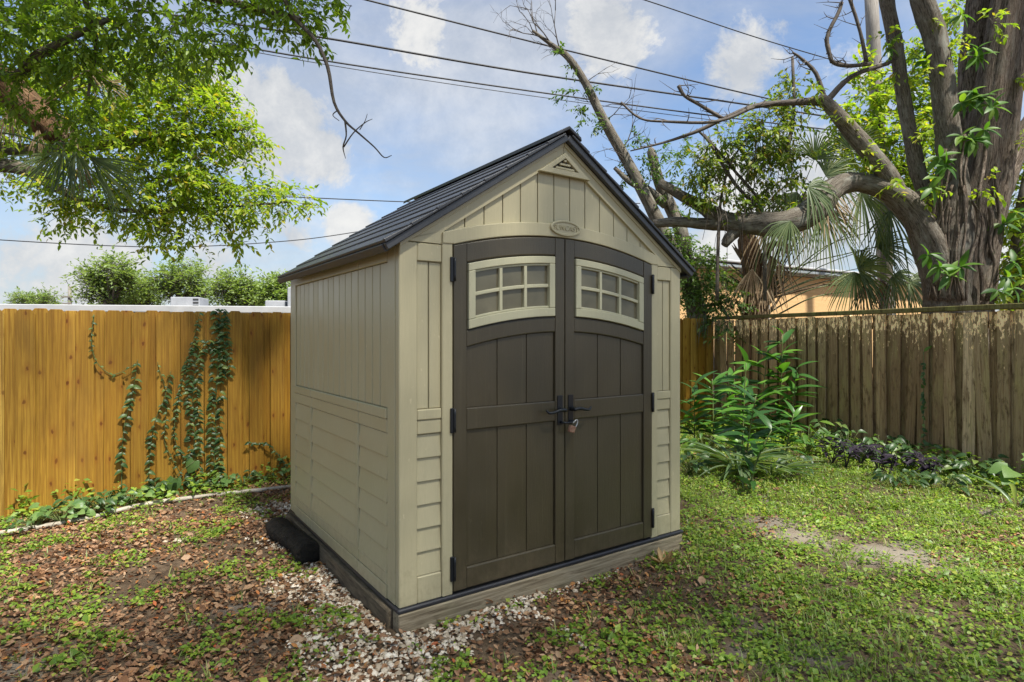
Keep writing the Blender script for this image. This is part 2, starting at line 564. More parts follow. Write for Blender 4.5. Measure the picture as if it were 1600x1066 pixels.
def cedar():
    t = NT('stained_pine')
    off = t.rnd_vec(53)
    g = t.noise(t.coord('Object', (26, 26, .9), off), 2.2, 8, .62, .5)
    wav = t.new('ShaderNodeTexWave', wave_type='RINGS', rings_direction='Z')
    t.l.new(t.coord('Object', (9, 9, .5), off), wav.inputs['Vector'])
    wav.inputs['Scale'].default_value = 2.4; wav.inputs['Distortion'].default_value = 5; wav.inputs['Detail'].default_value = 3
    oi = t.new('ShaderNodeObjectInfo')
    base = t.ramp(oi.outputs['Random'], [(0, (.29, .15, .018)), (.3, (.50, .285, .038)), (.5, (.37, .195, .022)), (.8, (.54, .325, .052)), (1, (.60, .39, .085))])
    c1 = t.mix(t.rng(g, .42, .66, 0, .75), base, (.19, .085, .010))
    c1 = t.mix(t.rng(wav.outputs['Fac'], .55, 1, 0, .45), c1, (.24, .105, .012))
    # knots
    vo = t.new('ShaderNodeTexVoronoi', voronoi_dimensions='2D'); vo.inputs['Scale'].default_value = 1.0
    sp = t.new('ShaderNodeSeparateXYZ'); t.l.new(t.coord('Object', (8.5, 1, 4.2), off), sp.inputs[0])
    cb = t.new('ShaderNodeCombineXYZ'); kw_ = t.noise(t.coord('Object', (30, 30, 16), off), 1.5, 3, .6)
    t.l.new(t.math('ADD', sp.outputs[0], t.math('MULTIPLY', t.math('SUBTRACT', kw_, .5), .22)), cb.inputs[0]); t.l.new(t.math('ADD', sp.outputs[2], t.math('MULTIPLY', kw_, .16)), cb.inputs[1])
    t.l.new(cb.outputs[0], vo.inputs['Vector'])
    ksep = t.new('ShaderNodeSeparateColor'); t.l.new(vo.outputs['Color'], ksep.inputs[0])
    kgate = t.math('MULTIPLY', t.math('GREATER_THAN', ksep.outputs[0], .5), t.math('ADD', ksep.outputs[1], .45, True))
    kn = t.new('ShaderNodeTexNoise'); kn.inputs['Scale'].default_value = 3
    c2 = t.mix(t.math('MULTIPLY', t.rng(vo.outputs['Distance'], .105, .055, 0, .93), kgate), c1, (.085, .022, .006))
    c2 = t.mix(t.math('MULTIPLY', t.rng(vo.outputs['Distance'], .34, .10, 0, .35), kgate), c2, (.25, .08, .01))
    # pale scuffs and grime
    sc = t.noise(t.coord('Object', (5, 5, 2.2), off), 1.1, 6, .65)
    c2 = t.mix(t.rng(sc, .68, .8, 0, .35), c2, (.62, .42, .2))
    gr = t.noise(t.coord('Object', (3, 3, 1.0), off), 1.6, 5, .6)
    c2 = t.mix(t.rng(gr, .48, .75, 0, .5), c2, (.20, .105, .022))
    t.bsdf(c2, .55, t.bump(g, .35, .006), .3)
    return t.m
M['cedar'] = cedar()

def oldwood(name, tint=(1, 1, 1), pale=True):
    t = NT(name)
    off = t.rnd_vec(71)
    g = t.noise(t.coord('Object', (38, 38, 1.1), off), 2.0, 8, .68, .4)
    b = t.noise(t.coord('Object', (4, 4, .9), off), 2.4, 6, .6)
    b2 = t.noise(t.coord('Object', (10, 10, 3), off), 2.0, 6, .7)
    oi = t.new('ShaderNodeObjectInfo')
    m = lambda c: tuple(a * k for a, k in zip(c, tint))
    base = t.ramp(oi.outputs['Random'], [(0, m((.07, .053, .036))), (.3, m((.16, .128, .09))), (.55, m((.10, .085, .055))), (.8, m((.19, .16, .12))), (1, m((.25, .215, .17)))])
    c = t.mix(t.rng(g, .40, .66, 0, .85), base, m((.06, .04, .025)))
    c = t.mix(t.rng(b, .5, .74, 0, .6), c, m((.15, .145, .075)))         # algae
    c = t.mix(t.rng(b2, .52, .66, 0, .8), c, m((.035, .024, .015)))        # black mould
    if pale:                                                                  # flaking pale weathering near the top
        sep = t.new('ShaderNodeSeparateXYZ'); t.l.new(t.new('ShaderNodeTexCoord').outputs['Object'], sep.inputs[0])
        fl = t.noise(t.coord('Object', (22, 22, 7), off), 1.6, 7, .72)
        th = t.math('ADD', fl, t.rng(sep.outputs['Z'], .9, 1.75, -.26, .055))
        c = t.mix(t.rng(th, .54, .58, 0, .85), c, m((.50, .42, .30)))
    t.bsdf(c, .85, t.bump(g, .6, .012), .2)
    return t.m
M['oldwood'] = oldwood('weathered_fence_wood', (3.0, 2.6, 2.0))
M['mosswood'] = oldwood('mossy_cap_wood', (1.6, 1.8, 1.0), False)

def timber():
    t = NT('pressure_treated_timber')
    g = t.noise(t.coord('Object', (1.6, 26, 26)), 2.0, 8, .66, .8)
    b = t.noise(t.coord('Object', (2, 6, 6)), 1.5, 5, .6)
    c = t.ramp(g, [(.30, (.07, .05, .03)), (.5, (.25, .205, .135)), (.7, (.36, .31, .22))])
    c = t.mix(t.rng(b, .5, .75, 0, .35), c, (.18, .18, .10))
    t.bsdf(c, .8, t.bump(g, .5, .006), .25)
    return t.m
M['timber'] = timber()

def simple(name, c0, c1, scale=6, rough=.7, bump=.3, dist=.01, detail=6, stretch=(1, 1, 1), spec=.4, attr=None):
    t = NT(name)
    v = t.coord('Object', stretch, attr=attr)
    n = t.noise(v, scale, detail, .62, .3)
    t.bsdf(t.mix(t.rng(n, .3, .7), c0, c1), rough, t.bump(n, bump, dist), spec)
    return t.m
M['timber_dark'] = simple('dark_side_timber', (.05, .038, .024), (.17, .135, .09), 7, .85, .6, .01, stretch=(1.5, 9, 9))  # side base timbers, darker than the front one
M['wet_log'] = simple('wet_dark_wood', (.004, .0035, .003), (.030, .024, .018), 22, .9, 1.0, .06, stretch=(1, 1, 1))
M['white_metal'] = simple('white_roof_metal', (.36, .37, .38), (.46, .465, .47), 3, .4, .05)
M['grey_metal'] = simple('galvanised_grey', (.26, .27, .29), (.36, .37, .39), 4, .45, .05)
M['dark_gap'] = simple('opening_shade', (.02, .02, .02), (.04, .04, .04), 4, .6, .05)  # dark colour in place of the shade inside openings
M['tan_wall'] = simple('tan_painted_wall', (.58, .36, .16), (.66, .43, .21), 1.2, .8, .2, .01, stretch=(1, 1, 14))
M['gutter'] = simple('grey_blue_fascia', (.20, .23, .25), (.30, .33, .35), 3, .5, .05)
M['pipe'] = simple('dirty_white_edging', (.20, .17, .13), (.50, .46, .38), 9, .6, .2)
M['cable'] = simple('black_cable', (.015, .016, .018), (.03, .03, .032), 5, .5, .05)
M['pole'] = simple('weathered_pole', (.16, .14, .12), (.30, .28, .25), 7, .85, .5, .02, stretch=(6, 6, .6))
M['twig'] = simple('grey_twig_bark', (.05, .04, .032), (.13, .11, .09), 20, .85, .4, .004)
M['moss'] = simple('grey_hanging_moss', (.16, .17, .13), (.28, .29, .23), 20, .9, .1, .004)
M['boot'] = simple('palm_fibre', (.10, .065, .035), (.30, .21, .12), 14, .9, .7, .02, stretch=(3, 3, .7))
M['brass'] = simple('padlock_label_and_brass', (.16, .06, .035), (.34, .22, .15), 60, .4, .1)
M['steel'] = simple('padlock_steel', (.25, .25, .25), (.4, .4, .39), 20, .25, .05, spec=.8)

def bark(name, c0, c1, c2, s=1.0, deep=.05, lichen=.5):
    t = NT(name)
    v = t.coord(attr='tc', scale=(6 * s, 6 * s, .9 * s))
    g = t.noise(v, 3.2, 9, .7, 1.2)
    w = t.coord(attr='tc', scale=(2, 2, 1.4))
    b = t.noise(w, 2.4, 6, .62)
    g2 = t.noise(t.coord(attr='tc', scale=(14 * s, 14 * s, 5 * s)), 3.0, 6, .7)
    g = t.math('ADD', t.math('MULTIPLY', g, .72), t.math('MULTIPLY', g2, .28))
    c = t.ramp(g, [(.40, c0), (.50, c1), (.62, c2)])
    c = t.mix(t.rng(b, .5, .68, 0, lichen), c, (.30, .30, .26))
    b3 = t.noise(t.coord(attr='tc', scale=(4, 4, 3)), 4.0, 5, .6)
    c = t.mix(t.rng(b3, .6, .7, 0, .5), c, (.09, .11, .05))
    t.bsdf(c, .9, t.bump(g, 1.0, deep), .15)
    return t.m
M['bark_big'] = bark('old_oak_bark', (.024, .017, .012), (.165, .128, .096), (.34, .28, .225), 1.6, .06, .3)
M['bark_limb'] = bark('lichened_limb_bark', (.035, .028, .021), (.14, .12, .095), (.25, .225, .185), 2.6, .02, .7)
M['bark_palm'] = bark('palm_trunk_bark', (.05, .03, .018), (.17, .095, .05), (.30, .19, .11), 1.6, .05, .1)

def leafmat(name, stops, rough=.45, trans=.45, tcol=(1.5, 1.6, .5), obj=False, spec=.4, brown=0.0):
    t = NT(name)
    if obj:
        r = t.new('ShaderNodeObjectInfo').outputs['Random']
    else:
        r = t.new('ShaderNodeAttribute', attribute_name='rnd').outputs['Fac']
    c = t.ramp(r, stops)
    n = t.noise(t.coord('Object'), 30, 3, .6)
    c = t.mix(t.rng(n, .3, .75, 0, .35), c, tuple(x * .6 for x in stops[0][1][:3]))
    p = t.bsdf(c, rough, None, spec, link=False)
    tr = t.new('ShaderNodeBsdfTranslucent')
    t.l.new(t.mix(1.0, c, tcol, 'MULTIPLY'), tr.inputs[0])
    mx = t.new('ShaderNodeMixShader')
    mx.inputs[0].default_value = trans
    t.l.new(p.outputs[0], mx.inputs[1]); t.l.new(tr.outputs[0], mx.inputs[2])
    t.l.new(mx.outputs[0], t.out.inputs[0])
    return t.m
M['leaf_dark'] = leafmat('shaded_leaf', [(0, (.11, .19, .028)), (.5, (.19, .30, .04)), (1, (.31, .42, .06))])  # near boughs: their shade is put into the darker leaf greens
M['leaf_lime'] = leafmat('sunlit_leaf', [(0, (.15, .25, .028)), (.5, (.27, .38, .04)), (.9, (.42, .47, .06)), (1, (.52, .36, .07))], trans=.5)  # left tree's lower boughs: sunlight put into the yellower leaf colour
M['leaf_mid'] = leafmat('mid_green_leaf', [(0, (.04, .09, .02)), (.5, (.075, .15, .03)), (1, (.14, .21, .04))])
M['leaf_far'] = leafmat('far_tree_leaf', [(0, (.16, .23, .08)), (.5, (.23, .32, .11)), (1, (.32, .40, .16))], trans=.4)
M['leaf_olive'] = leafmat('olive_vine_leaf', [(0, (.10, .17, .03)), (.5, (.19, .27, .05)), (.85, (.29, .33, .07)), (1, (.36, .24, .10))])
M['leaf_shrub'] = leafmat('dark_shrub_leaf', [(0, (.065, .125, .03)), (.5, (.115, .205, .045)), (1, (.20, .29, .07))], trans=.35)
M['weed'] = leafmat('lawn_weed_leaf', [(0, (.11, .20, .026)), (.5, (.21, .34, .04)), (.85, (.33, .44, .058)), (1, (.42, .43, .075))], trans=.35)
M['grass'] = leafmat('grass_blade', [(0, (.12, .20, .035)), (.6, (.20, .28, .055)), (1, (.40, .38, .15))], trans=.35)
M['litter'] = leafmat('dead_leaf', [(0, (.10, .05, .026)), (.3, (.21, .105, .052)), (.6, (.33, .18, .092)), (.9, (.45, .30, .18)), (.975, (.52, .23, .06)), (1, (.44, .10, .04))], rough=.6, trans=.12, tcol=(1.2, .9, .6), spec=.3)
M['vine_leaf'] = leafmat('creeper_leaf', [(0, (.03, .075, .02)), (.5, (.055, .115, .03)), (.85, (.11, .19, .06)), (1, (.2, .27, .06))], rough=.4, trans=.25, obj=True)
M['heart_leaf'] = leafmat('heart_leaf', [(0, (.08, .17, .05)), (.5, (.14, .25, .07)), (1, (.22, .33, .10))], rough=.4, trans=.35, obj=True)
M['ginger_leaf'] = leafmat('ginger_leaf', [(0, (.035, .10, .03)), (.5, (.06, .16, .03)), (.8, (.10, .25, .03)), (1, (.16, .33, .04))], rough=.32, trans=.35, obj=True, spec=.5)
M['strap_leaf'] = leafmat('strap_leaf', [(0, (.07, .13, .05)), (.5, (.12, .19, .08)), (1, (.30, .36, .22))], rough=.35, trans=.3, obj=True)
M['purple_leaf'] = leafmat('purple_leaf', [(0, (.022, .015, .026)), (.5, (.036, .027, .042)), (1, (.06, .05, .066))], rough=.35, trans=.2, tcol=(1.2, .7, 1.2), obj=True)
M['frond'] = leafmat('fan_palm_green', [(0, (.07, .115, .042)), (.5, (.12, .17, .065)), (1, (.20, .24, .10))], rough=.42, trans=.3)
M['dead_frond'] = leafmat('fan_palm_dead', [(0, (.20, .13, .07)), (.5, (.33, .24, .14)), (1, (.45, .36, .23))], rough=.6, trans=.2, tcol=(1.2, .9, .6))
M['petiole'] = simple('green_stem', (.07, .11, .03), (.16, .18, .06), 12, .5, .1)

def ground_mat():
    t = NT('yard_soil')
    v = t.coord('Object')
    n1 = t.noise(v, 1.1, 6, .62)
    n2 = t.noise(v, 14, 8, .7)
    n3 = t.noise(v, 70, 5, .7)
    c = t.ramp(n2, [(.3, (.05, .035, .022)), (.5, (.115, .08, .052)), (.72, (.20, .15, .10))])
    c = t.mix(t.rng(n1, .56, .66, 0, .7), c, (.21, .19, .165))
    c = t.mix(t.rng(n3, .62, .72, 0, .5), c, (.27, .20, .13))
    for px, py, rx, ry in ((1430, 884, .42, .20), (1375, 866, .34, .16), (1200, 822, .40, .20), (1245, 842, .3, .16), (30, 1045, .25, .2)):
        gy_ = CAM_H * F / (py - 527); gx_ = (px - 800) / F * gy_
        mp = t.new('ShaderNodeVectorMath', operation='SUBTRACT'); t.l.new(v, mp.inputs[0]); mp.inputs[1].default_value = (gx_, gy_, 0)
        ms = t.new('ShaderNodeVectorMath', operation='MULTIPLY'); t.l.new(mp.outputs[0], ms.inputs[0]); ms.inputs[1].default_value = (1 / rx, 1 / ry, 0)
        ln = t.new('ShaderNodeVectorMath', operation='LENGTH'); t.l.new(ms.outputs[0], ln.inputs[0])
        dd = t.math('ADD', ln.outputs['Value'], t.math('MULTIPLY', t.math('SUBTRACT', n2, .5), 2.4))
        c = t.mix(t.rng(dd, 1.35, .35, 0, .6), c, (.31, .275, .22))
    h = t.math('ADD', n2, t.math('MULTIPLY', n3, .5))
    t.bsdf(c, .95, t.bump(h, .9, .02), .15)
    return t.m
M['ground'] = ground_mat()
def gravel_mat():
    t = NT('limestone_chip')
    r = t.new('ShaderNodeAttribute', attribute_name='rnd').outputs['Fac']
    c = t.ramp(r, [(0, (.24, .18, .12)), (.25, (.46, .38, .28)), (.7, (.64, .56, .45)), (1, (.78, .71, .60))])
    n = t.noise(t.coord('Object'), 120, 4, .6)
    c = t.mix(t.rng(n, .45, .75, 0, .2), c, (.36, .29, .21))
    t.bsdf(c, .85, t.bump(n, .4, .003), .25)
    return t.m
M['gravel'] = gravel_mat()

# ------------------------------------------------------------------ shed frame of reference
SA = R(34.7)
S0 = np.array([-0.589, 3.045])
cu, su = math.cos(SA), math.sin(SA)
def to_shed(x, y):
    dx, dy = np.asarray(x) - S0[0], np.asarray(y) - S0[1]
    return dx * cu + dy * su, -dx * su + dy * cu
def from_shed(u, w):
    return S0[0] + u * cu - w * su, S0[1] + u * su + w * cu
W, D = 2.19, 2.12
# fence lines
LA = np.array([-4.35, 5.0]); LD = np.array([.822, .569]); LLEN = 9.67
RA = LA + LD * LLEN
RD = np.array([5.28, 6.75]) - RA; RD = RD / np.linalg.norm(RD)

# ------------------------------------------------------------------ ground
def build_ground():
    a = np.concatenate([-np.geomspace(600, 9, 26), np.linspace(-8.8, 8.8, 220), np.geomspace(9, 600, 26)])
    b = np.concatenate([-np.geomspace(300, 1.2, 22), np.linspace(-1, 12, 180), np.geomspace(12.2, 900, 30)])
    X, Y = np.meshgrid(a, b)
    Z = gz(X, Y)
    V = np.stack([X, Y, Z], 2).reshape(-1, 3)
    nx, ny = len(a), len(b)
    i, j = np.meshgrid(np.arange(nx - 1), np.arange(ny - 1))
    k = (j * nx + i).ravel()
    Fc = np.stack([k, k + 1, k + nx + 1, k + nx], 1)
    o = link('ground', npmesh('ground', V, Fc, smooth=True), None, M['ground'])
    tag(o, 'brown soil of the shaded back yard under leaves and weeds', None, None, 'structure')
build_ground()

# ------------------------------------------------------------------ the shed
def build_shed():
    sh = empty('garden_shed', (S0[0], S0[1], 0), SA)
    tag(sh, 'tan resin garden shed with dark brown double doors and charcoal gable roof', 'shed')
    T = M['tan']
    SL = .655                      # gable slope
    ZB, ZE = .15, 2.05
    zr = lambda u: ZE + SL * (W / 2 - abs(u - W / 2))
    arch = lambda u: -.11 * ((u - W / 2) / .785) ** 2
    # timber base and floor edge
    box('base_timber', -.012, W + .0, -.040, .045, -.04, .126, M['timber'], sh, .006)
    tb = box('base_timber', 0, D - .05, -.045, .040, -.04, .124, M['timber_dark'], sh, .006)
    tb.rotation_euler = (0, 0, R(90)); tb.location = (.0, .05, 0)
    tb2 = box('base_timber', 0, D - .05, -.045, .040, -.04, .124, M['timber_dark'], sh, .006)
    tb2.rotation_euler = (0, 0, R(90)); tb2.location = (W - .048, .05, 0)
    box('floor_edge', -.016, W + .022, -.034, D + .015, .127, .150, M['floor_edge'], sh, .006)
    # wall cores
    fu = [(.02, ZB), (W - .02, ZB), (W - .02, ZE), (W / 2, zr(W / 2) - .012), (.02, ZE)]
    prism('front_wall', fu, .016, .05, T, sh)
    prism('back_wall', fu, D - .03, D, T, sh)
    # ---- front: corner frames and recessed siding either side of the doors
    for s in (0, 1):
        m = (lambda u: u) if s == 0 else (lambda u: W - u)
        def fb(name, u0, u1, w0, w1, z0, z1, mat=T, c=.005):
            a, b = sorted((m(u0), m(u1)))
            return box(name, a, b, w0, w1, z0, z1, mat, sh, c)
        fb('corner_post', -.002, .101, -.018, .03, ZB, ZE - .002)
        fb('door_post', .245, .309, -.024, .02, ZB, 2.098)
        fb('head_panel', .1015, .2445, -.017, .02, 1.952, ZE - .002)
        for u0, u1 in ((.103, .1695), (.1755, .2435)):
            fb('upright_board', u0, u1, -.004, .02, 1.17, 1.951, c=.003)
        fb('ledge', .1015, .2445, -.0175, .02, 1.112, 1.168)
        fb('ledge', .1015, .2445, -.011, .02, 1.036, 1.1105)
        zs = np.linspace(.29, 1.034, 7)
        for k in range(6):
            a, b = sorted((m(.1025), m(.244)))
            lap(sh, a, b, zs[k], zs[k + 1] - .0015, 'front')
        fb('foot_panel', .1015, .2445, -.016, .02, ZB, .288)
    # ---- gable
    inner = lambda u: 2.125 + SL * (W / 2 - .27 - abs(u - W / 2))
    edges = np.linspace(.27, W - .27, 14)
    e_top = lambda u: 2.245 + arch(u) - .004
    for a, b in zip(edges[:-1], edges[1:]):
        a2, b2 = a + .003, b - .003
        us = np.linspace(a2, b2, 5)
        low = [(u, e_top(u) - .03) for u in us]
        tops = [u for u in us if a2 <= u <= b2]
        up = [(b2, inner(b2) + .012), (a2, inner(a2) + .012)]
        if a2 < W / 2 < b2: up.insert(1, (W / 2, inner(W / 2) + .012))
        if min(z for _, z in up) > max(z for _, z in low):
            prism('gable_board', low + up, .0, .02, T, sh, bev=.003)
    for s in (0, 1):
        m = (lambda u: u) if s == 0 else (lambda u: W - u)
        pl = [(m(-.002), ZE + .0015), (m(.244), ZE + .0015), (m(.244), inner(.244)), (m(W / 2 - .0015), inner(W / 2)), (m(W / 2 - .0015), zr(W / 2) - .002), (m(-.002), zr(0))]
        pl = [(m(-.002), ZE + .0015), (m(.2435), ZE + .0015), (m(.2435), 2.0995), (m(.262), 2.125), (m(W / 2 - .0015), inner(W / 2)), (m(W / 2 - .0015), zr(W / 2) - .004), (m(-.002), zr(0) - .004)]
        prism('rake_trim', pl, -.018, .02, T, sh, bev=.004)
        pl = [(m(-.002), zr(0) - .034), (m(W / 2 - .0015), zr(W / 2) - .034), (m(W / 2 - .0015), zr(W / 2) - .005), (m(-.002), zr(0) - .005)]
        prism('rake_bead', pl, -.026, -.0175, T, sh, bev=.003)
    # arched head over the doors
    us = np.linspace(.2455, W - .2455, 25)
    poly = [(u, 2.165 + arch(min(max(u, .31), W - .31))) for u in us] + [(u, 2.245 + arch(u)) for u in us[::-1]]
    prism('door_arch', poly, -.03, .02, T, sh, bev=.005)
    # vent
    vz = 2.548
    uc = W / 2
    vp = [(uc - .205, vz), (uc + .205, vz), (uc, vz + .142)]
    vi = [(uc - .105, vz + .034), (uc + .105, vz + .034), (uc, vz + .107)]
    V = []
    for (p, w) in ((vp, -.02), (vp, -.038), (vi, -.038), (vi, -.016)):
        V += [(a, w, z) for a, z in p]
    fs = []
    for lay in range(3):
        for i in range(3):
            j = (i + 1) % 3
            fs.append([lay * 3 + i, lay * 3 + j, lay * 3 + 3 + j, lay * 3 + 3 + i][::-1])
    fs.append([9, 10, 11][::-1])
    vent = link('gable_vent', npmesh('gable_vent', V, [f[::-1] for f in fs]), sh, T)
    bm = vent.modifiers.new('bevel', 'BEVEL'); bm.width = .003; bm.segments = 2; bm.limit_method = 'ANGLE'
    prism('vent_shade_panel', [(a, z) for a, z in ((uc - .10, vz + .0355), (uc + .10, vz + .0355), (uc, vz + .1035))], -.019, -.0165, M['dark_gap'], vent, bev=0)  # flat dark sheet painted as the shaded opening
    for k in range(3):
        z = vz + .036 + k * .024
        hw = .098 * (1 - (z + .016 - vz - .034) / .073)
        l = box('louver', uc - hw, uc + hw, -.036, -.020, z, z + .013, T, vent, .002)
    # oval emblem on the arch with its raised lettering
    ring = []
    n = 48
    ec = (uc + .0, 2.222)
    Vv, fs = [], []
    prof = [(1.0, -.028), (1.0, -.040), (.97, -.043), (.90, -.043), (.87, -.037)]
    for (k, w) in prof:
        for i in range(n):
            a = 2 * math.pi * i / n
            Vv.append((ec[0] + .120 * k * math.cos(a), w, ec[1] + (.049 - .120 * (1 - k)) * math.sin(a)))
    for q in range(len(prof) - 1):
        for i in range(n):
            j = (i + 1) % n
            fs.append([q * n + i, q * n + j, (q + 1) * n + j, (q + 1) * n + i])
    fs.append([(len(prof) - 1) * n + i for i in range(n)])
    emb = link('oval_emblem', npmesh('oval_emblem', Vv, fs), sh, T)
    cv = bpy.data.curves.new('lettering', 'FONT')
    cv.body = 'SUNCAST'; cv.size = .044; cv.extrude = .0032; cv.align_x = 'CENTER'; cv.align_y = 'CENTER'; cv.shear = .15; cv.space_character = 1.05
    tmp = bpy.data.objects.new('tmp', cv); COL.objects.link(tmp)
    dg = bpy.context.evaluated_depsgraph_get()
    me = bpy.data.meshes.new_from_object(tmp.evaluated_get(dg))
    bpy.data.objects.remove(tmp)
    lt = link('lettering', me, emb, None); me.materials.clear(); me.materials.append(T)
    lt.rotation_euler = (R(90), 0, 0); lt.location = (ec[0], -.0385, ec[1])
    # ---- side walls
    for s in (0, 1):
        side_wall(sh, s, ZB, ZE)
    # ---- roof
    th = math.atan(SL)
    run = (W / 2 + .085) / math.cos(th)
    w0, w1 = -.062, D + .03
    zb = ZE - .085 * SL + .012
    NC = 8
    for s in (0, 1):
        m = (lambda u: u) if s == 0 else (lambda u: W - u)
        pt = lambda a, h: (m(-.085 + a * math.cos(th) - h * math.sin(th)), zb + a * math.sin(th) + h * math.cos(th))
        prism('roof_deck', [pt(.02, 0), pt(run - .002, 0), pt(run - .002, .02), pt(.02, .02)], w0 + .03, w1 - .02, M['roof'], sh, bev=0)
        for k in range(NC):
            a0 = run * k / NC; a1 = run * (k + 1) / NC + .01
            if k == NC - 1: a1 = run - .004
            nt = 1
            prism('roof_course', [pt(a0, .021), pt(a1, .0215), pt(a1, .028), pt(a0, .037)], w0 + .012, w1 - .006, M['roof'], sh, bev=.004)
            prism('shingle_end', [pt(a0 - .002, .0205), pt(a1 - .012, .0205), pt(a1 - .012, .032), pt(a0 - .002, .041)], w0 - .012, w0 + .011, M['roof'], sh, bev=.004)
        # fascia along the rake and the eave
        prism('rake_fascia', [pt(-.004, -.018), pt(run - .002, -.018), pt(run - .002, .019), pt(-.004, .019)], w0, w0 + .028, M['roof'], sh, bev=.005)
        prism('eave_fascia', [pt(-.012, -.024), pt(.018, -.024), pt(.018, .0195), pt(-.012, .0195)], w0 + .0295, w1, M['roof'], sh, bev=.005)
    zt = zb + run * math.sin(th)
    prism('ridge_cap', [(W / 2 - .10, zt - .012), (W / 2, zt + .046), (W / 2 + .10, zt - .012), (W / 2 + .095, zt + .012), (W / 2, zt + .066), (W / 2 - .095, zt + .012)], w0 - .014, w1, M['roof'], sh, bev=.004)
    # ---- doors
    for s in (0, 1):
        door(sh, s, arch)
    return sh

def lap(sh, a, b, z0, z1, kind, s=0):
    """one lapped course: its lower edge stands proud of the one below"""
    n0, n1 = -.009, .003
    poly = [(n0, z0), (.02, z0), (.02, z1), (n1, z1)]
    if kind == 'front':
        prism('lap_board', poly, a, b, M['tan'], sh, axis='x', bev=.003)
    else:
        pl = [(p if s == 0 else W - p, z) for p, z in poly]
        prism('lap_board', pl, a, b, M['tan'], sh, axis='y', bev=.003)

def side_wall(sh, s, ZB, ZE):
    T = M['tan']
    m = (lambda u: u) if s == 0 else (lambda u: W - u)
    def sb(name, u0, u1, w0, w1, z0, z1, c=.004):
        a, b = sorted((m(u0), m(u1)))
        return box(name, a, b, w0, w1, z0, z1, T, sh, c)
    sb('side_wall', .016, .05, .052, D - .032, ZB, ZE + .03, .002)
    sb('corner_post', -.005, .03, .032, .132, ZB, 2.047)
    sb('corner_post', -.005, .03, D - .15, D - .002, ZB, 2.047)
    for a, b in ((.1335, .556), (.561, 1.525), (1.530, D - .1515)):
        sb('head_panel', -.008, .02, a, b, 1.955, 2.047)
        sb('ledge', -.013, .02, a, b, 1.112, 1.168)
        sb('ledge', -.007, .02, a, b, 1.036, 1.1105)
        sb('foot_panel', -.012, .02, a, b, ZB, .222)
        sb('foot_panel', -.007, .02, a, b, .2235, .288)
    for a in (.562, 1.531):
        sb('panel_stile', -.009, .02, a, a + .05, .2895, 1.0345, .005)
    e = np.linspace(.1335, D - .1515, 17)
    for a, b in zip(e[:-1], e[1:]):
        sb('upright_board', .003, .02, a + .0048, b - .0048, 1.1695, 1.9535, .004)
    zs = np.linspace(.29, 1.034, 7)
    for a, b in ((.134, .560), (.614, 1.529), (1.583, D - .152)):
        for k in range(6):
            lap(sh, a, b, zs[k], zs[k + 1] - .0015, 'side', s)

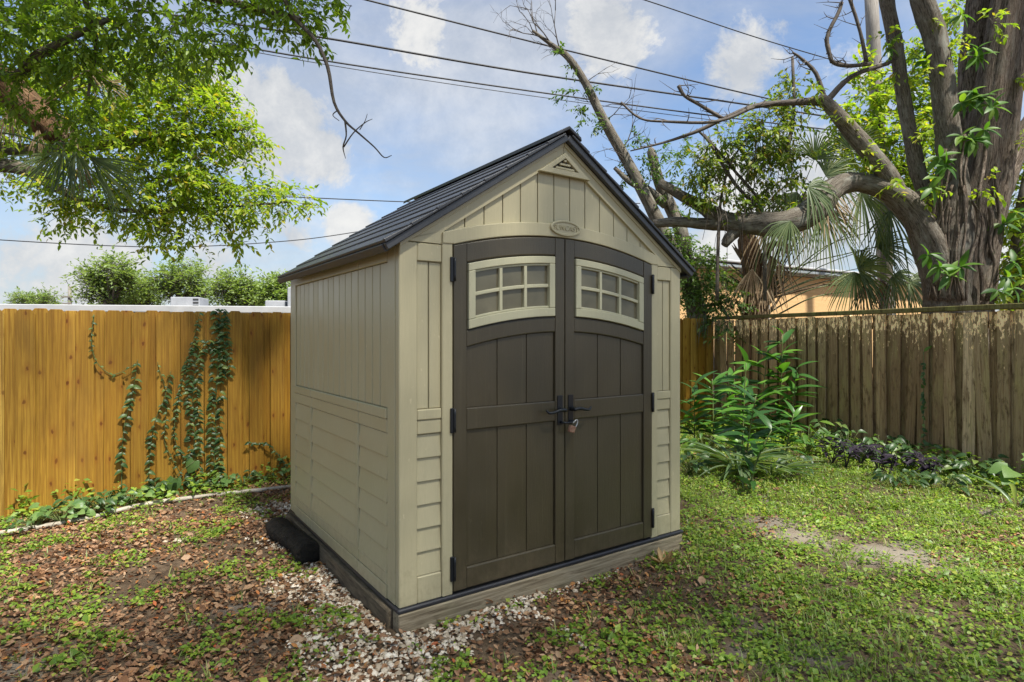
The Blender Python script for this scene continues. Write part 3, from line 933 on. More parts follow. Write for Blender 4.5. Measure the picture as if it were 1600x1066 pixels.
def door(sh, s, arch):
    m = (lambda u: u) if s == 0 else (lambda u: W - u)
    Dm = M['door']
    d = prism('door', [(m(.320), .172), (m(1.088), .172), (m(1.088), 2.10), (m(.320), 2.02)], -.008, .012, Dm, sh, bev=0)
    d.name = 'door'
    U0, U1 = .312, 1.0915
    def arc_strip(name, u0, u1, zlo, zhi, w0, w1, mat, lo_arc=True, hi_arc=True, bev=.004, par=d):
        if name == 'door_rail': bev = .007
        us = np.linspace(u0, u1, 10)
        lo = [(m(u), zlo + (arch(u) if lo_arc else 0)) for u in us]
        hi = [(m(u), zhi + (arch(u) if hi_arc else 0)) for u in us[::-1]]
        return prism(name, lo + hi, w0, w1, mat, par, bev=bev)
    f0, f1 = -.030, -.0085
    arc_strip('door_stile', U0, .393, .166, 2.158, f0, f1, Dm, lo_arc=False)
    arc_strip('door_stile', 1.0195, U1, .166, 2.158, f0, f1, Dm, lo_arc=False)
    arc_strip('door_rail', .3935, 1.019, 2.05, 2.158, f0 + .001, f1, Dm)
    arc_strip('door_rail', .3935, 1.019, 1.583, 1.673, f0 + .001, f1, Dm)
    arc_strip('door_rail', .3935, 1.019, 1.036, 1.160, f0 + .001, f1, Dm, False, False)
    arc_strip('door_rail', .3935, 1.019, .166, .282, f0 + .001, f1, Dm, False, False)
    for k in range(3):
        a, b = .3945 + k * .208, .3945 + (k + 1) * .208
        arc_strip('door_board', a + .0025, b - .0035, 1.1605, 1.582, -.0145, -.0085, Dm, False, True, .002)
        arc_strip('door_board', a + .0025, b - .0035, .2825, 1.0355, -.0145, -.0085, Dm, False, False, .002)
    # window
    Fm = M['frame']
    wu0, wu1, wz0, wz1 = .402, 1.011, 1.680, 2.043
    fw = .043
    arc_strip('window_frame', wu0, wu1, wz1 - fw, wz1, -.040, -.009, Fm)
    arc_strip('window_frame', wu0, wu1, wz0, wz0 + fw + .008, -.0405, -.009, Fm)
    arc_strip('window_frame', wu0, wu0 + fw, wz0 + fw + .0085, wz1 - fw - .0005, -.0402, -.009, Fm)
    arc_strip('window_frame', wu1 - fw, wu1, wz0 + fw + .0085, wz1 - fw - .0005, -.0402, -.009, Fm)
    iu0, iu1, iz0, iz1 = wu0 + fw, wu1 - fw, wz0 + fw + .008, wz1 - fw
    # inner bead
    bd = .013
    arc_strip('window_bead', iu0, iu1, iz1 - bd, iz1 - .0005, -.030, -.009, Fm, bev=.003)
    arc_strip('window_bead', iu0, iu1, iz0 + .0005, iz0 + bd, -.030, -.009, Fm, bev=.003)
    zm = (iz0 + iz1) / 2
    arc_strip('muntin', iu0 + .001, iu1 - .001, zm - .011, zm + .011, -.0285, -.009, Fm, bev=.004)
    us = np.linspace(iu0, iu1, 4)
    for u in us[1:3]:
        arc_strip('muntin', u - .010, u + .010, iz0 + bd, iz1 - bd, -.031, -.009, Fm, bev=.004)
    for k in range(3):
        for z0, z1 in ((iz0 + bd, zm - .012), (zm + .012, iz1 - bd)):
            a = us[k] + (.0005 if k == 0 else .011); b = us[k + 1] - (.0005 if k == 2 else .011)
            arc_strip('pane', a, b, z0, z1, -.0125, -.0085, M['pane'], bev=0)
    # hinges
    for z0, z1 in ((1.85, 1.985), (1.03, 1.165), (.225, .36)):
        a, b = sorted((m(.290), m(.3115)))
        h = box('hinge', a, b, -.036, -.0245, z0, z1, M['black'], d, .003)
        cx = m(.313)
        tubes('hinge_pin', [([(cx, -.040, z0 + .004), (cx, -.040, z1 - .004)], [.0065, .0065])], M['black'], d, 8)
    # lever handle on its plate
    uc = m(1.052)
    sg = -1 if s == 0 else 1
    box('handle_plate', uc - .020, uc + .020, -.037, -.0305, 1.012, 1.192, M['black'], d, .003)
    tubes('door_handle', [([(uc, -.036, 1.105), (uc, -.085, 1.105)], [.013, .011]),
                          ([(uc + sg * -.012, -.080, 1.104), (uc + sg * .03, -.084, 1.110), (uc + sg * .075, -.082, 1.100), (uc + sg * .115, -.076, 1.096), (uc + sg * .135, -.072, 1.112)], [.010, .011, .009, .008, .006])], M['black'], d, 10)
    # staple for the padlock
    tubes('hasp', [([(uc - sg * .004, -.036, 1.028), (uc - sg * .004, -.066, 1.028), (uc - sg * .030, -.070, 1.026), (uc - sg * .052, -.066, 1.026)], [.007, .007, .007, .006])], M['black'], d, 8)

shed = build_shed()

def padlock():
    x, y = from_shed(1.105, -.075)
    p = empty('padlock', (x, y, .972), SA)
    tag(p, 'small padlock with reddish label hanging under the two shed door handles', 'padlock')
    prism('lock_body', [(-.022, .0), (.018, -.012), (.034, .026), (-.006, .040)], -.012, .012, M['brass'], p, bev=.004)
    a = []
    for k in range(9):
        t = math.pi * k / 8
        a.append((.030 - .0 + .017 * math.cos(t) * .4 + .030 * math.sin(t) - .008, 0, .028 + .030 * math.sin(t) + .017 * math.cos(t) * -1 + .004))
    tubes('shackle', [(a, [.0045] * 9)], M['steel'], p, 8, res=2)
padlock()

# log lying against the shed
def log():
    o = empty('wooden_log', (*from_shed(-.125, 1.60), .075), SA + R(90 + 3))
    tag(o, 'short black rotting log lying beside the shed base', 'log')
    xs = np.linspace(-.38, .38, 9)
    tubes('log_body', [([(x, .012 * math.sin(x * 9), .004 * math.cos(x * 11)) for x in xs], [.082, .086, .084, .080, .083, .078, .082, .084, .080])], M['wet_log'], o, 16, .05, .09, 2)
log()

# ------------------------------------------------------------------ fences
def dogear(w, h, th, dz=.036):
    c = .030
    poly = [(0, 0), (w, 0), (w, h - dz), (w - c, h), (c, h), (0, h - dz)]
    return poly

def left_fence():
    fz = empty('board_fence', (LA[0], LA[1], 0), math.atan2(LD[1], LD[0]))
    tag(fz, 'amber stained dog ear board fence with creepers behind the shed', 'fence')
    rg = np.random.default_rng(8)
    per = .2075
    top = lambda t: 1.79 + .09 * (t / LLEN)
    k = 0
    def plank(name, t, w, y0, y1, z1):
        pl = [(p + t, q - .05) for p, q in dogear(w, z1 + .05, .02)]
        o = prism(name, [(p - t, q) for p, q in pl], y0, y1, M['cedar'], fz, bev=.003)
        o.location = (t, 0, 0)
        o.rotation_euler = (0, R(rg.normal(0, .12)), 0)
        return o
    t = -1.35
    while t < LLEN - .15:
        w = .138 + rg.normal(0, .002)
        jy = rg.normal(0, .0025)
        plank('fence_board', t, w, -.019 + jy, -.001 + jy, top(t) + rg.normal(0, .006))
        plank('fence_board', t + .1035 + rg.normal(0, .004), w, .0105, .028, top(t) + rg.normal(0, .006))
        t += per
    for z in (.35, 1.0, 1.55):
        box('fence_rail', -1.35, LLEN - .08, .0305, .064, z - .045, z + .045, M['cedar'], fz, .004)
    tt = -.9
    while tt < LLEN:
        box('fence_post', tt, tt + .09, .0665, .150, -.05, 1.74, M['cedar'], fz, .004)
        tt += 2.44
    return fz
lfence = left_fence()
def lf(t, out, z):
    """point standing off the yard face of the amber fence"""
    n = np.array([LD[1], -LD[0]])
    p = LA + LD * t + n * (out + .02)
    return np.array([p[0], p[1], z])
def lf_px(px, py, out=.0):
    k = (px - 800) / F
    t = (k * LA[1] - LA[0]) / (LD[0] - k * LD[1])
    Y = LA[1] + LD[1] * t
    return lf(t, out, CAM_H + (527 - py) / F * Y)

def right_fence():
    rz = math.atan2(RD[1], RD[0])
    fz = empty('board_fence', (RA[0], RA[1], 0), rz)
    tag(fz, 'old grey brown board fence with flaking tops and mossy cap', 'fence')
    rg = np.random.default_rng(21)
    n_in = 1
    t = .03
    # yard side is the -y side of this frame
    def plank(t, w, y0, y1, z0, z1, lean):
        pl = [(0, z0), (w, z0), (w, z1), (0, z1)]
        o = prism('fence_board', pl, y0, y1, M['oldwood'], fz, bev=.003)
        o.location = (t, 0, 0); o.rotation_euler = (rg.normal(0, R(.25)), lean, 0)
        return o
    L = 7.2
    while t < L:
        w = .128 + rg.normal(0, .010)
        lean = rg.normal(0, R(.45))
        if abs(t - 3.35) < .09: lean = R(2.6)
        if abs(t - 3.85) < .09: lean = R(-2.2)
        if abs(t - 4.25) < .09: lean = R(-1.8)
        plank(t, w, -.026 + rg.normal(0, .003), -.008, -.06 + rg.normal(0, .01), 1.84 + rg.normal(0, .007), lean)
        if rg.random() < .97:
            plank(t + .085 + rg.normal(0, .008), .150, .026, .042, -.06, 1.835, rg.normal(0, R(.3)))
        t += .171 + rg.normal(0, .010)
    for z in (.4, 1.1, 1.7):
        box('fence_rail', 0, L, .046, .062, z - .045, z + .045, M['oldwood'], fz, .004)
    a = 0
    while a < L:
        b = min(L, a + 2.44)
        box('fence_cap', a, b - .004, -.055, .075, 1.858, 1.915, M['mosswood'], fz, .006)
        box('fence_post', a + .02, a + .11, .066, .150, -.05, 1.855, M['oldwood'], fz, .004)
        a += 2.44
    return fz
rfence = right_fence()
def rf(t, out, z):
    n = np.array([RD[1], -RD[0]])
    p = RA + RD * t + n * (out + .03)
    return np.array([p[0], p[1], z])
def rf_px(px, py, out=0.0):
    k = (px - 800) / F
    t = (k * RA[1] - RA[0]) / (RD[0] - k * RD[1])
    Y = RA[1] + RD[1] * t
    return rf(t, out, CAM_H + (527 - py) / F * Y)

# edging along the amber fence
def gpx(px, py):
    Y = CAM_H * F / (py - 527)
    return np.array([(px - 800) / F * Y, Y, 0.0])
def edging():
    pts = [gpx(px, py) for px, py in ((-120, 858), (20, 838), (130, 817), (230, 796), (320, 783), (455, 768))]
    for p in pts: p[2] = float(gz(p[0], p[1])) + .018
    o = tubes('edging_strip', [(pts, [.021] * len(pts))], M['pipe'], None, 10, .05, 0, 6)
    tag(o, 'thin dirty white edging pipe running along the foot of amber fence', 'edging')
    pts = [gpx(405, 806), gpx(452, 799)]
    for p in pts: p[2] = .012
    o = tubes('fallen_stick', [(pts, [.010, .012])], M['pipe'], None, 8)
    tag(o, 'pale straight stick lying behind the black log', 'stick')
edging()

# ------------------------------------------------------------------ buildings beyond the fences
def white_building():
    b = empty('white_building', tuple(at(0, 527, 13) * np.array([1, 1, 0])), 0)
    A = at(-60, 475.5, 12.9); B = at(620, 479.5, 14.6)
    d = B - A; d[2] = 0
    L = np.linalg.norm(d); rz = math.atan2(d[1], d[0])
    b.location = (A[0], A[1], 0); b.rotation_euler = (0, 0, rz)
    tag(b, 'low white flat roofed building beyond the amber fence', 'building')
    zt = A[2]
    box('wall', 0, L, .25, 8, -.1, zt - .13, M['white_metal'], b)
    box('roof', -.2, L + .2, .0, 8.3, zt - .125, zt - .02, M['white_metal'], b, .02)
    box('roof_edge', -.22, L + .22, -.06, -.005, zt - .15, zt + .012, M['white_metal'], b, .015)
    # taller plant box at the right end
    def on(px, dy):
        k = (px - 800) / F
        # solve along the facade plane shifted back by dy
        n = np.array([-math.sin(rz), math.cos(rz)])
        o = A[:2] + n * dy; dd = np.array([math.cos(rz), math.sin(rz)])
        t = (k * o[1] - o[0]) / (dd[0] - k * dd[1])
        return t, o[1] + dd[1] * t
    t0, Y = on(449, 1.0)
    zz = CAM_H + (527 - 449) / F * Y
    box('roof_housing', t0, t0 + 1.6, 1.0, 3.0, zt - .02, zz, M['grey_metal'], b, .02)
    t0, Y = on(414, 1.2); t1, _ = on(446, 1.2)
    box('roof_curb', t0, t1, 1.2, 2.0, zt - .02, CAM_H + (527 - 469.5) / F * Y, M['grey_metal'], b, .02)
    # air conditioner
    t0, Y = on(266, 1.0); t1, _ = on(312, 1.0)
    z1 = CAM_H + (527 - 464) / F * Y
    n = np.array([-math.sin(rz), math.cos(rz)]); dd = np.array([math.cos(rz), math.sin(rz)])
    o = A[:2] + n * 1.0 + dd * t0
    ac = empty('air_conditioner', (o[0], o[1], zt - .02), rz)
    tag(ac, 'grey rooftop air conditioner on the white building', 'air conditioner')
    w, h = t1 - t0, z1 - zt + .02
    box('housing', 0, w, 0, .7, 0, h, M['grey_metal'], ac, .015)
    for k in range(3):
        box('vent_slot_shade', w * .77, w * .96, -.012, -.002, h * (.2 + .27 * k), h * (.33 + .27 * k), M['dark_gap'], ac, .002)  # dark strips on the housing painted as shaded slots
white_building()

def tan_building():
    A = at(985, 398, 14.5); B = at(1330, 425, 19.1)
    A[2] = B[2] = 3.66
    d = (B - A); d[2] = 0
    rz = math.atan2(d[1], d[0]); L = 16.0
    b = empty('tan_building', (A[0], A[1], 0), rz)
    tag(b, 'tan painted building with grey roof edge behind the old fence', 'building')
    box('wall', 0, L, .3, 9, -.1, 3.42, M['tan_wall'], b)
    box('roof', -.3, L + .3, .1, 9.2, 3.43, 3.60, M['gutter'], b, .02)
    box('gutter', -.3, L + .3, -.06, .09, 3.46, 3.58, M['gutter'], b, .03)
    box('roof_edge', -.32, L + .32, -.1, .3, 3.605, 3.68, M['white_metal'], b, .02)
    k = (1207 - 800) / F
    dd = np.array([math.cos(rz), math.sin(rz)])
    t = (k * A[1] - A[0]) / (dd[0] - k * dd[1])
    box('downspout', t - .09, t + .09, .15, .28, 0, 3.45, M['gutter'], b, .02)
tan_building()

# ------------------------------------------------------------------ far trees
def far_tree(px, base, top, half, Y, label, seed, n=900):
    t = empty('tree', tuple(at(px, 527, Y) * np.array([1, 1, 0])))
    o = np.array(t.location)
    tag(t, label, 'tree', 'trees on the skyline')
    s = Y / F
    H = CAM_H + (527 - top) * s
    rg = np.random.default_rng(seed)
    trunk_top = H * .55
    paths = [([(0, 0, 0), (.1, 0, trunk_top * .6), (0, .1, trunk_top)], [.28, .22, .15])]
    blobs = []
    zlow = CAM_H + (527 - 482) * s
    for k in range(14):
        a = rg.uniform(0, 6.28); rr = half * s * rg.uniform(.25, .8)
        z = rg.uniform(zlow, H - .10 * (H - zlow)) if k else H * .93
        if k == 0: rr *= .3
        c = np.array([math.cos(a) * rr, math.sin(a) * rr * .7, z])
        br = half * s * rg.uniform(.16, .36)
        blobs.append((c, (br, br, br * .7)))
        paths.append(([(0, .1, trunk_top * .9), tuple(c * .5 + np.array([0, 0, trunk_top * .5])), tuple(c)], [.1, .07, .02]))
    tubes('trunk', paths, M['twig'], t, 6)
    cl = crown_cloud(blobs, .30, n / (half * s * half * s * .5) * 1.1, .55, QUAD_LEAF, -.3, seed)
    scatter_obj('crown', cl, M['leaf_far'], t)
    twig_obj(t, .02)
far_tree(45, 482, 464, 45, 70, 'low dark far tree at the left of the wooden pole', 1)
far_tree(172, 482, 408, 48, 42, 'round feathery far tree just right of the far wooden pole', 2)
far_tree(278, 482, 414, 58, 44, 'broad far tree behind the rooftop air conditioner', 3)
far_tree(225, 482, 446, 50, 46, 'shorter far tree filling the gap between two taller ones', 6)
far_tree(372, 482, 437, 40, 42, 'slender far tree above the fence with the thickest creeper', 4)
far_tree(430, 482, 447, 20, 40, 'small bright far tree close to the shed eave', 5)

def far_pole():
    p = at(109, 527, 45)
    o = empty('utility_pole', (p[0], p[1], 0))
    tag(o, 'small far wooden pole standing beyond the amber fence', 'utility pole')
    h = CAM_H + (527 - 447) / F * 45
    tubes('pole_shaft', [([(0, 0, 0), (0, 0, h)], [.16, .12])], M['pole'], o, 8)
    box('cross_arm', -.55, .35, -.19, -.13, h - .9, h - .78, M['pole'], o)
    box('cross_arm', -.45, .1, -.19, -.13, h - 1.4, h - 1.3, M['pole'], o)
far_pole()

def near_pole():
    a = at(1392, 527, 17); b = at(1360, -30, 17)
    o = empty('utility_pole', (a[0], a[1], 0))
    tag(o, 'tall grey wooden utility pole rising behind the big tree limbs', 'utility pole')
    d = b - np.array([a[0], a[1], 0])
    tubes('pole_shaft', [([(0, 0, 0), tuple(d * .5), tuple(d)], [.21, .19, .17])], M['pole'], o, 12)
near_pole()

def wire(label, pts, r):
    P = [at(*p) for p in pts]
    o = tubes('power_line', [(P, [r] * len(P))], M['cable'], None, 6, 0, 0, 8)
    tag(o, label, 'power line', 'overhead lines')
wire('highest black cable crossing above the shed ridge', [(330, -62, 12), (580, 2, 13), (890, 80, 14.6), (1190, 152, 16.4), (1372, 190, 17)], .019)
wire('thick black cable second below the highest one above the shed', [(60, -6, 12), (480, 55, 13.3), (820, 113, 14.8), (1170, 164, 16.4), (1372, 194, 17)], .024)
wire('third black cable down, crossing the bare hanging twig', [(100, 15, 12), (395, 76, 13.3), (700, 124, 14.6), (1075, 176, 16.2), (1372, 212, 17)], .019)
wire('thin cable just under the third black one', [(100, 20, 12), (395, 81, 13.3), (700, 131, 14.6), (1075, 183, 16.2), (1372, 216, 17)], .009)
wire('thin cable at upper right running down into the big tree', [(850, -48, 13), (1010, 1, 14), (1180, 58, 15), (1335, 104, 16)], .013)
wire('level thin cable passing behind the yellow green foliage to the shed roof', [(-100, 278, 16), (200, 296, 17), (480, 309, 18), (700, 317, 19), (1000, 318, 21)], .016)
wire('lowest sagging cable above the skyline trees', [(-100, 364, 15), (0, 375, 15.5), (240, 386, 16.5), (420, 379, 17.4), (560, 362, 18.2), (800, 318, 20)], .014)

# ------------------------------------------------------------------ fan palm fronds
def frond_arrays(base, hast, d, nrm, Rr, nseg=26, spread=125, droop=.5, seed=0, pet=.012, fold=0.0):
    rg = np.random.default_rng(seed)
    base, hast, d, nrm = (np.asarray(q, float) for q in (base, hast, d, nrm))
    d = d / np.linalg.norm(d)
    nrm = nrm - d * nrm.dot(d); nrm /= np.linalg.norm(nrm)
    side = np.cross(nrm, d)
    V, Fs, tcs = [], [], []
    mid = (base + hast) / 2 + np.array([0, 0, .06 * np.linalg.norm(hast - base)])
    Q, q = smooth_path([base, mid, hast], [pet, pet * .8, pet * .6], 7)
    tv, tf, _ = tube_arrays(Q, q, 5)
    V.append(tv); Fs += [tf[:, [0, 1, 2]], tf[:, [0, 2, 3]]]; tcs.append(np.full(len(tv), .15))
    o = len(tv)
    for k in range(nseg):
        a = R(spread) * (k / (nseg - 1) * 2 - 1)
        L = Rr * (.72 + .28 * math.cos(a * .75)) * rg.uniform(.9, 1.06)
        dd = d * math.cos(a) + side * math.sin(a) + nrm * (fold * abs(math.sin(a)) + rg.normal(0, .05))
        dd /= np.linalg.norm(dd)
        sd = np.cross(nrm, dd); sd /= np.linalg.norm(sd) + 1e-9
        wd = L * 2 * R(spread) / nseg * .25
        ts = [.0, .28, .55, .8, 1.0]
        ws = [.004, wd * .7, wd * .75, wd * .42, .001]
        dr = droop * rg.uniform(.6, 1.3)
        rows = []
        for t, w in zip(ts, ws):
            g = np.array([0, 0, -1.0]) * dr * L * max(0, t - .3) ** 2 * 1.5
            sh = 1 - .25 * dr * max(0, t - .4)
            c = hast + dd * L * t * sh + g
            rows += [c - sd * w + nrm * w * .5, c, c + sd * w + nrm * w * .5]
        V.append(np.array(rows)); rv = rg.random()
        tcs.append(np.full(len(rows), rv))
        f = []
        for i in range(4):
            for l in (0, 1):
                p = o + i * 3 + l
                f += [(p, p + 1, p + 4), (p, p + 4, p + 3)]
        Fs.append(np.array(f)); o += len(rows)
    return np.concatenate(V), np.concatenate(Fs), np.concatenate(tcs)

def frond(parent, base, hast, d, nrm, Rr, mat='frond', **kw):
    o0 = np.array(parent.location)
    V, Fc, a = frond_arrays(np.asarray(base) - o0, np.asarray(hast) - o0, d, nrm, Rr, **kw)
    me = npmesh('frond', V, Fc, {'rnd': ('FLOAT', a)})
    return link('frond' if mat == 'frond' else 'dead_frond', me, parent, M[mat])

# ------------------------------------------------------------------ left tree
def left_tree():
    base = np.array([-9.4, 8.6, 0.0])
    t = empty('tree', tuple(base))
    tag(t, 'leafy broadleaf tree overhanging the amber fence, its lower boughs sunlit yellow green', 'tree')
    B = lambda p: tuple(np.asarray(p) - base)
    tubes('trunk', [([(0, 0, -.1), (.1, 0, 1.6), (.35, -.1, 3.3), (.3, -.2, 5.2), (.8, -.5, 7.5)], [.42, .34, .3, .24, .14])], M['bark_limb'], t, 16, .03, .05)
    near = [(60, 40, 5.2, 110, 65), (180, 35, 5.2, 100, 55), (290, 30, 5, 90, 48), (380, 22, 5, 80, 40), (465, 25, 5, 55, 34), (540, 6, 5, 32, 12), (120, 105, 5.5, 80, 40), (30, 130, 5.6, 40, 50), (215, 100, 5.5, 50, 34), (340, 62, 5, 40, 24), (497, 58, 5, 18, 14), (30, -40, 5.2, 120, 60), (200, -60, 5, 150, 60), (400, -50, 4.8, 120, 45), (265, 75, 5.2, 40, 30), (440, 55, 5, 25, 18),
            (-120, 60, 5.4, 110, 90), (130, 175, 5.9, 45, 30), (95, 190, 5.9, 30, 30)]
    mid = [(230, 150, 7.8, 85, 65), (300, 125, 8, 70, 40), (180, 230, 8, 100, 60), (280, 230, 8, 90, 70), (352, 180, 8.3, 45, 40), (380, 225, 8.3, 34, 40), (250, 300, 8, 100, 50), (340, 300, 8.2, 80, 48), (415, 312, 8.2, 50, 32), (455, 318, 8.2, 28, 20), (280, 352, 8, 55, 26), (362, 362, 8.2, 22, 22), (200, 325, 8, 55, 36), (120, 325, 8, 52, 24), (85, 290, 8, 55, 40), (40, 200, 8.2, 60, 60), (250, 375, 8, 20, 14), (400, 345, 8.1, 22, 20), (300, 190, 7.9, 70, 40), (130, 140, 8, 80, 60), (20, 95, 8, 60, 60), (-80, 200, 8.4, 90, 110), (90, 345, 8, 25, 12), (325, 90, 8.1, 40, 18), (120, 60, 8, 80, 50)]
    nb = [pxblob(*q) for q in near]; mb = [pxblob(*q) for q in mid]
    tip = leaf_template(3, .42, .16, .25, .42)
    cl1 = crown_cloud([(c - base, r) for c, r in nb], 0.074, 1750, .085, tip, .55, 5)
    tw1 = twig_obj(t)
    cl2 = crown_cloud([(c - base, r) for c, r in mb], .090, 1500, .12, tip, .45, 6)
    tw2 = twig_obj(t)
    # boughs
    fork = np.array([-9.0, 8.3, 4.6])
    lim = []
    def bough(pts, rs):
        tubes('limb', [([B(p) for p in pts], rs)], M['bark_limb'], t, 9, .06, .04)
    bough([fork, at(-60, 262, 8.1), at(0, 258, 8), at(45, 268, 8), at(85, 292, 8), at(140, 318, 8)], [.16, .11, .10, .085, .07, .03])
    bough([fork, at(-120, 220, 8.4), at(60, 235, 8.2), at(180, 225, 8.1), at(300, 215, 8.1), at(390, 200, 8.2)], [.15, .11, .08, .06, .04, .012])
    bough([at(140, 318, 8), at(210, 330, 8), at(330, 325, 8.1), at(450, 316, 8.2)], [.035, .03, .02, .008])
    bough([at(180, 225, 8.1), at(250, 165, 8), at(310, 130, 8)], [.04, .03, .01])
    bough([at(210, 330, 8), at(260, 355, 8), at(285, 372, 8)], [.02, .015, .006])
    bough([at(330, 325, 8.1), at(360, 360, 8.2), at(362, 378, 8.2)], [.016, .01, .004])
    high = np.array([-8.6, 8.1, 6.9])
    bough([high, at(-160, 40, 6), at(5, 120, 5.6), at(60, 85, 5.3), at(170, 30, 5.2)], [.12, .08, .05, .04, .02])
    bough([high, at(-100, -60, 5.6), at(120, -40, 5.2), at(300, -10, 5), at(470, 30, 4.9)], [.12, .08, .055, .04, .02])
    bough([at(120, -40, 5.2), at(150, 60, 5.4), at(142, 115, 5.4), at(138, 150, 5.4)], [.03, .02, .016, .012])
    # bare hanging twig
    tubes('bare_twig', [([B(at(*p)) for p in ((440, -10, 4.9), (462, 30, 4.85), (492, 62, 4.8), (512, 105, 4.8), (522, 160, 4.8), (540, 190, 4.8), (560, 208, 4.8), (585, 230, 4.8), (600, 246, 4.8), (612, 243, 4.8))], [.02, .018, .016, .015, .012, .010, .008, .006, .005, .003]),
                        ([B(at(*p)) for p in ((539, 188, 4.8), (541, 212, 4.8), (536, 230, 4.8), (540, 248, 4.8))], [.009, .006, .006, .002]),
                        ([B(at(*p)) for p in ((537, 230, 4.8), (552, 208, 4.79), (570, 192, 4.78), (582, 186, 4.78))], [.006, .005, .004, .002]),
                        ([B(at(*p)) for p in ((562, 203, 4.78), (570, 190, 4.78), (574, 178, 4.78))], [.004, .003, .002]),
                        ([B(at(*p)) for p in ((528, 172, 4.8), (520, 180, 4.8), (530, 189, 4.8))], [.005, .004, .003])], M['twig'], t, 6)
    rg = np.random.default_rng(77)
    high_blobs = shade_clumps(rg, -5.5, .6)  # out-of-view canopy sprays, there to shade the yard
    cl3 = crown_cloud([(c - base, r) for c, r in high_blobs], .14, 70, .3, QUAD_LEAF, .2, 9)
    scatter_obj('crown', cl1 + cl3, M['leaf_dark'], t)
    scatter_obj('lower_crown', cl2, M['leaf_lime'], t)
    bough([high, np.array([-6.0, 6.5, 8.0]), np.array([-3.5, 4.0, 8.4]), np.array([-1.0, 1.5, 8.6])], [.14, .10, .07, .03])
    bough([high, np.array([-6.0, 5.5, 7.4]), np.array([-4.0, 3.5, 7.6])], [.12, .08, .03])

# clearings in the canopy: where the sun reaches the lawn (world x, y, half axes)
SUN_SPOTS = [(2.7, 4.3, .45, .2), (3.7, 4.7, .7, .3), (-3.1, 4.25, .15, .10), (-3.75, 4.85, .2, .08), (4.2, 3.7, .5, .3)]
def shade_clumps(rg, x0, x1, n=None):
    """sprays of the unseen canopy overhead, placed to shade the yard, clearings left open"""
    out = []
    area = (x1 - x0) * 11
    for _ in range(int(area * 11)):
        x = rg.uniform(x0, x1); y = rg.uniform(-3.5, 7.5)
        z = max(7.4, 2.9 + .66 * y) + rg.uniform(0, 2.6)
        r = rg.uniform(.35, .7)
        gx = x - sun_dir.x / sun_dir.z * z; gy = y - sun_dir.y / sun_dir.z * z
        if any(((gx - a) / (c + r * .85 + .4)) ** 2 + ((gy - b) / (d + r * .85 + .4)) ** 2 < 1 for a, b, c, d in SUN_SPOTS):
            continue
        if y > 3.6 + rg.normal(0, .3): continue
        if gx > 1.75 and gy > 1.5 and rg.random() < .68: continue  # unseen canopy thinned by region to set how much sun gets through
        if gx < -1.0 and gy < 4.6 and rg.random() < .52: continue
        if gx < -2.2 and gy >= 4.6 and rg.random() < .38: continue
        if abs(gx - .4) < 1.4 and gy < 3.0 and rg.random() < .45: continue
        out.append((np.array([x, y, z]), (r, r, r * .5)))
    return out
left_tree()

# fan palm leaning in at the top left
def left_palm():
    b0 = np.array([-8.2, 6.3, 0.0])
    p = empty('fan_palm', tuple(b0))
    tag(p, 'leaning fan palm with brown trunk and drooping fronds among the overhanging leaves', 'palm')
    pts = [(-8.2, 6.3, -.1), (-7.7, 6.3, 3.2), tuple(at(-150, 90, 6.4)), tuple(at(-30, 112, 6.4)), tuple(at(30, 152, 6.4)), tuple(at(70, 190, 6.4)), tuple(at(93, 216, 6.4))]
    tubes('trunk', [([tuple(np.array(q) - b0) for q in pts], [.2, .19, .18, .17, .165, .16, .10])], M['bark_palm'], p, 18, .07, .04, 6)
    H = at(88, 222, 6.3)
    frond(p, H, at(100, 236, 6.2), (.02, -.1, -1), (0, -1, .1), .62, spread=30, nseg=14, droop=.05, seed=1)
    frond(p, H, at(118, 234, 6.2), (.12, -.1, -1), (0, -1, .2), .60, spread=34, nseg=14, droop=.05, seed=2)
    frond(p, at(-40, 205, 6.3), at(95, 236, 6.2), (-.5, -.3, -.8), (0, -1, .3), .45, spread=40, nseg=12, droop=.2, seed=3)
    frond(p, H, at(142, 246, 6.2), (.75, -.1, -.62), (-.2, -1, -.2), .85, spread=32, nseg=18, droop=.12, seed=4)
    frond(p, H, at(80, 240, 6.2), (-.8, -.2, -.55), (0, -1, .2), .5, spread=30, nseg=8, droop=.1, seed=9)
    for k, (a, b, c) in enumerate(((128, 250, -1), (138, 110, .4), (60, 200, -1), (110, 190, -1), (15, 165, -1), (160, 130, .3))):
        frond(p, at(60, 170, 6.35), at(a, b, 6.3), (.25 if c > 0 else .05, -.1, -.35 * c if c > 0 else -1), (0, -1, .2), .45, 'dead_frond', spread=24, nseg=9, droop=.25, seed=20 + k)
left_palm()

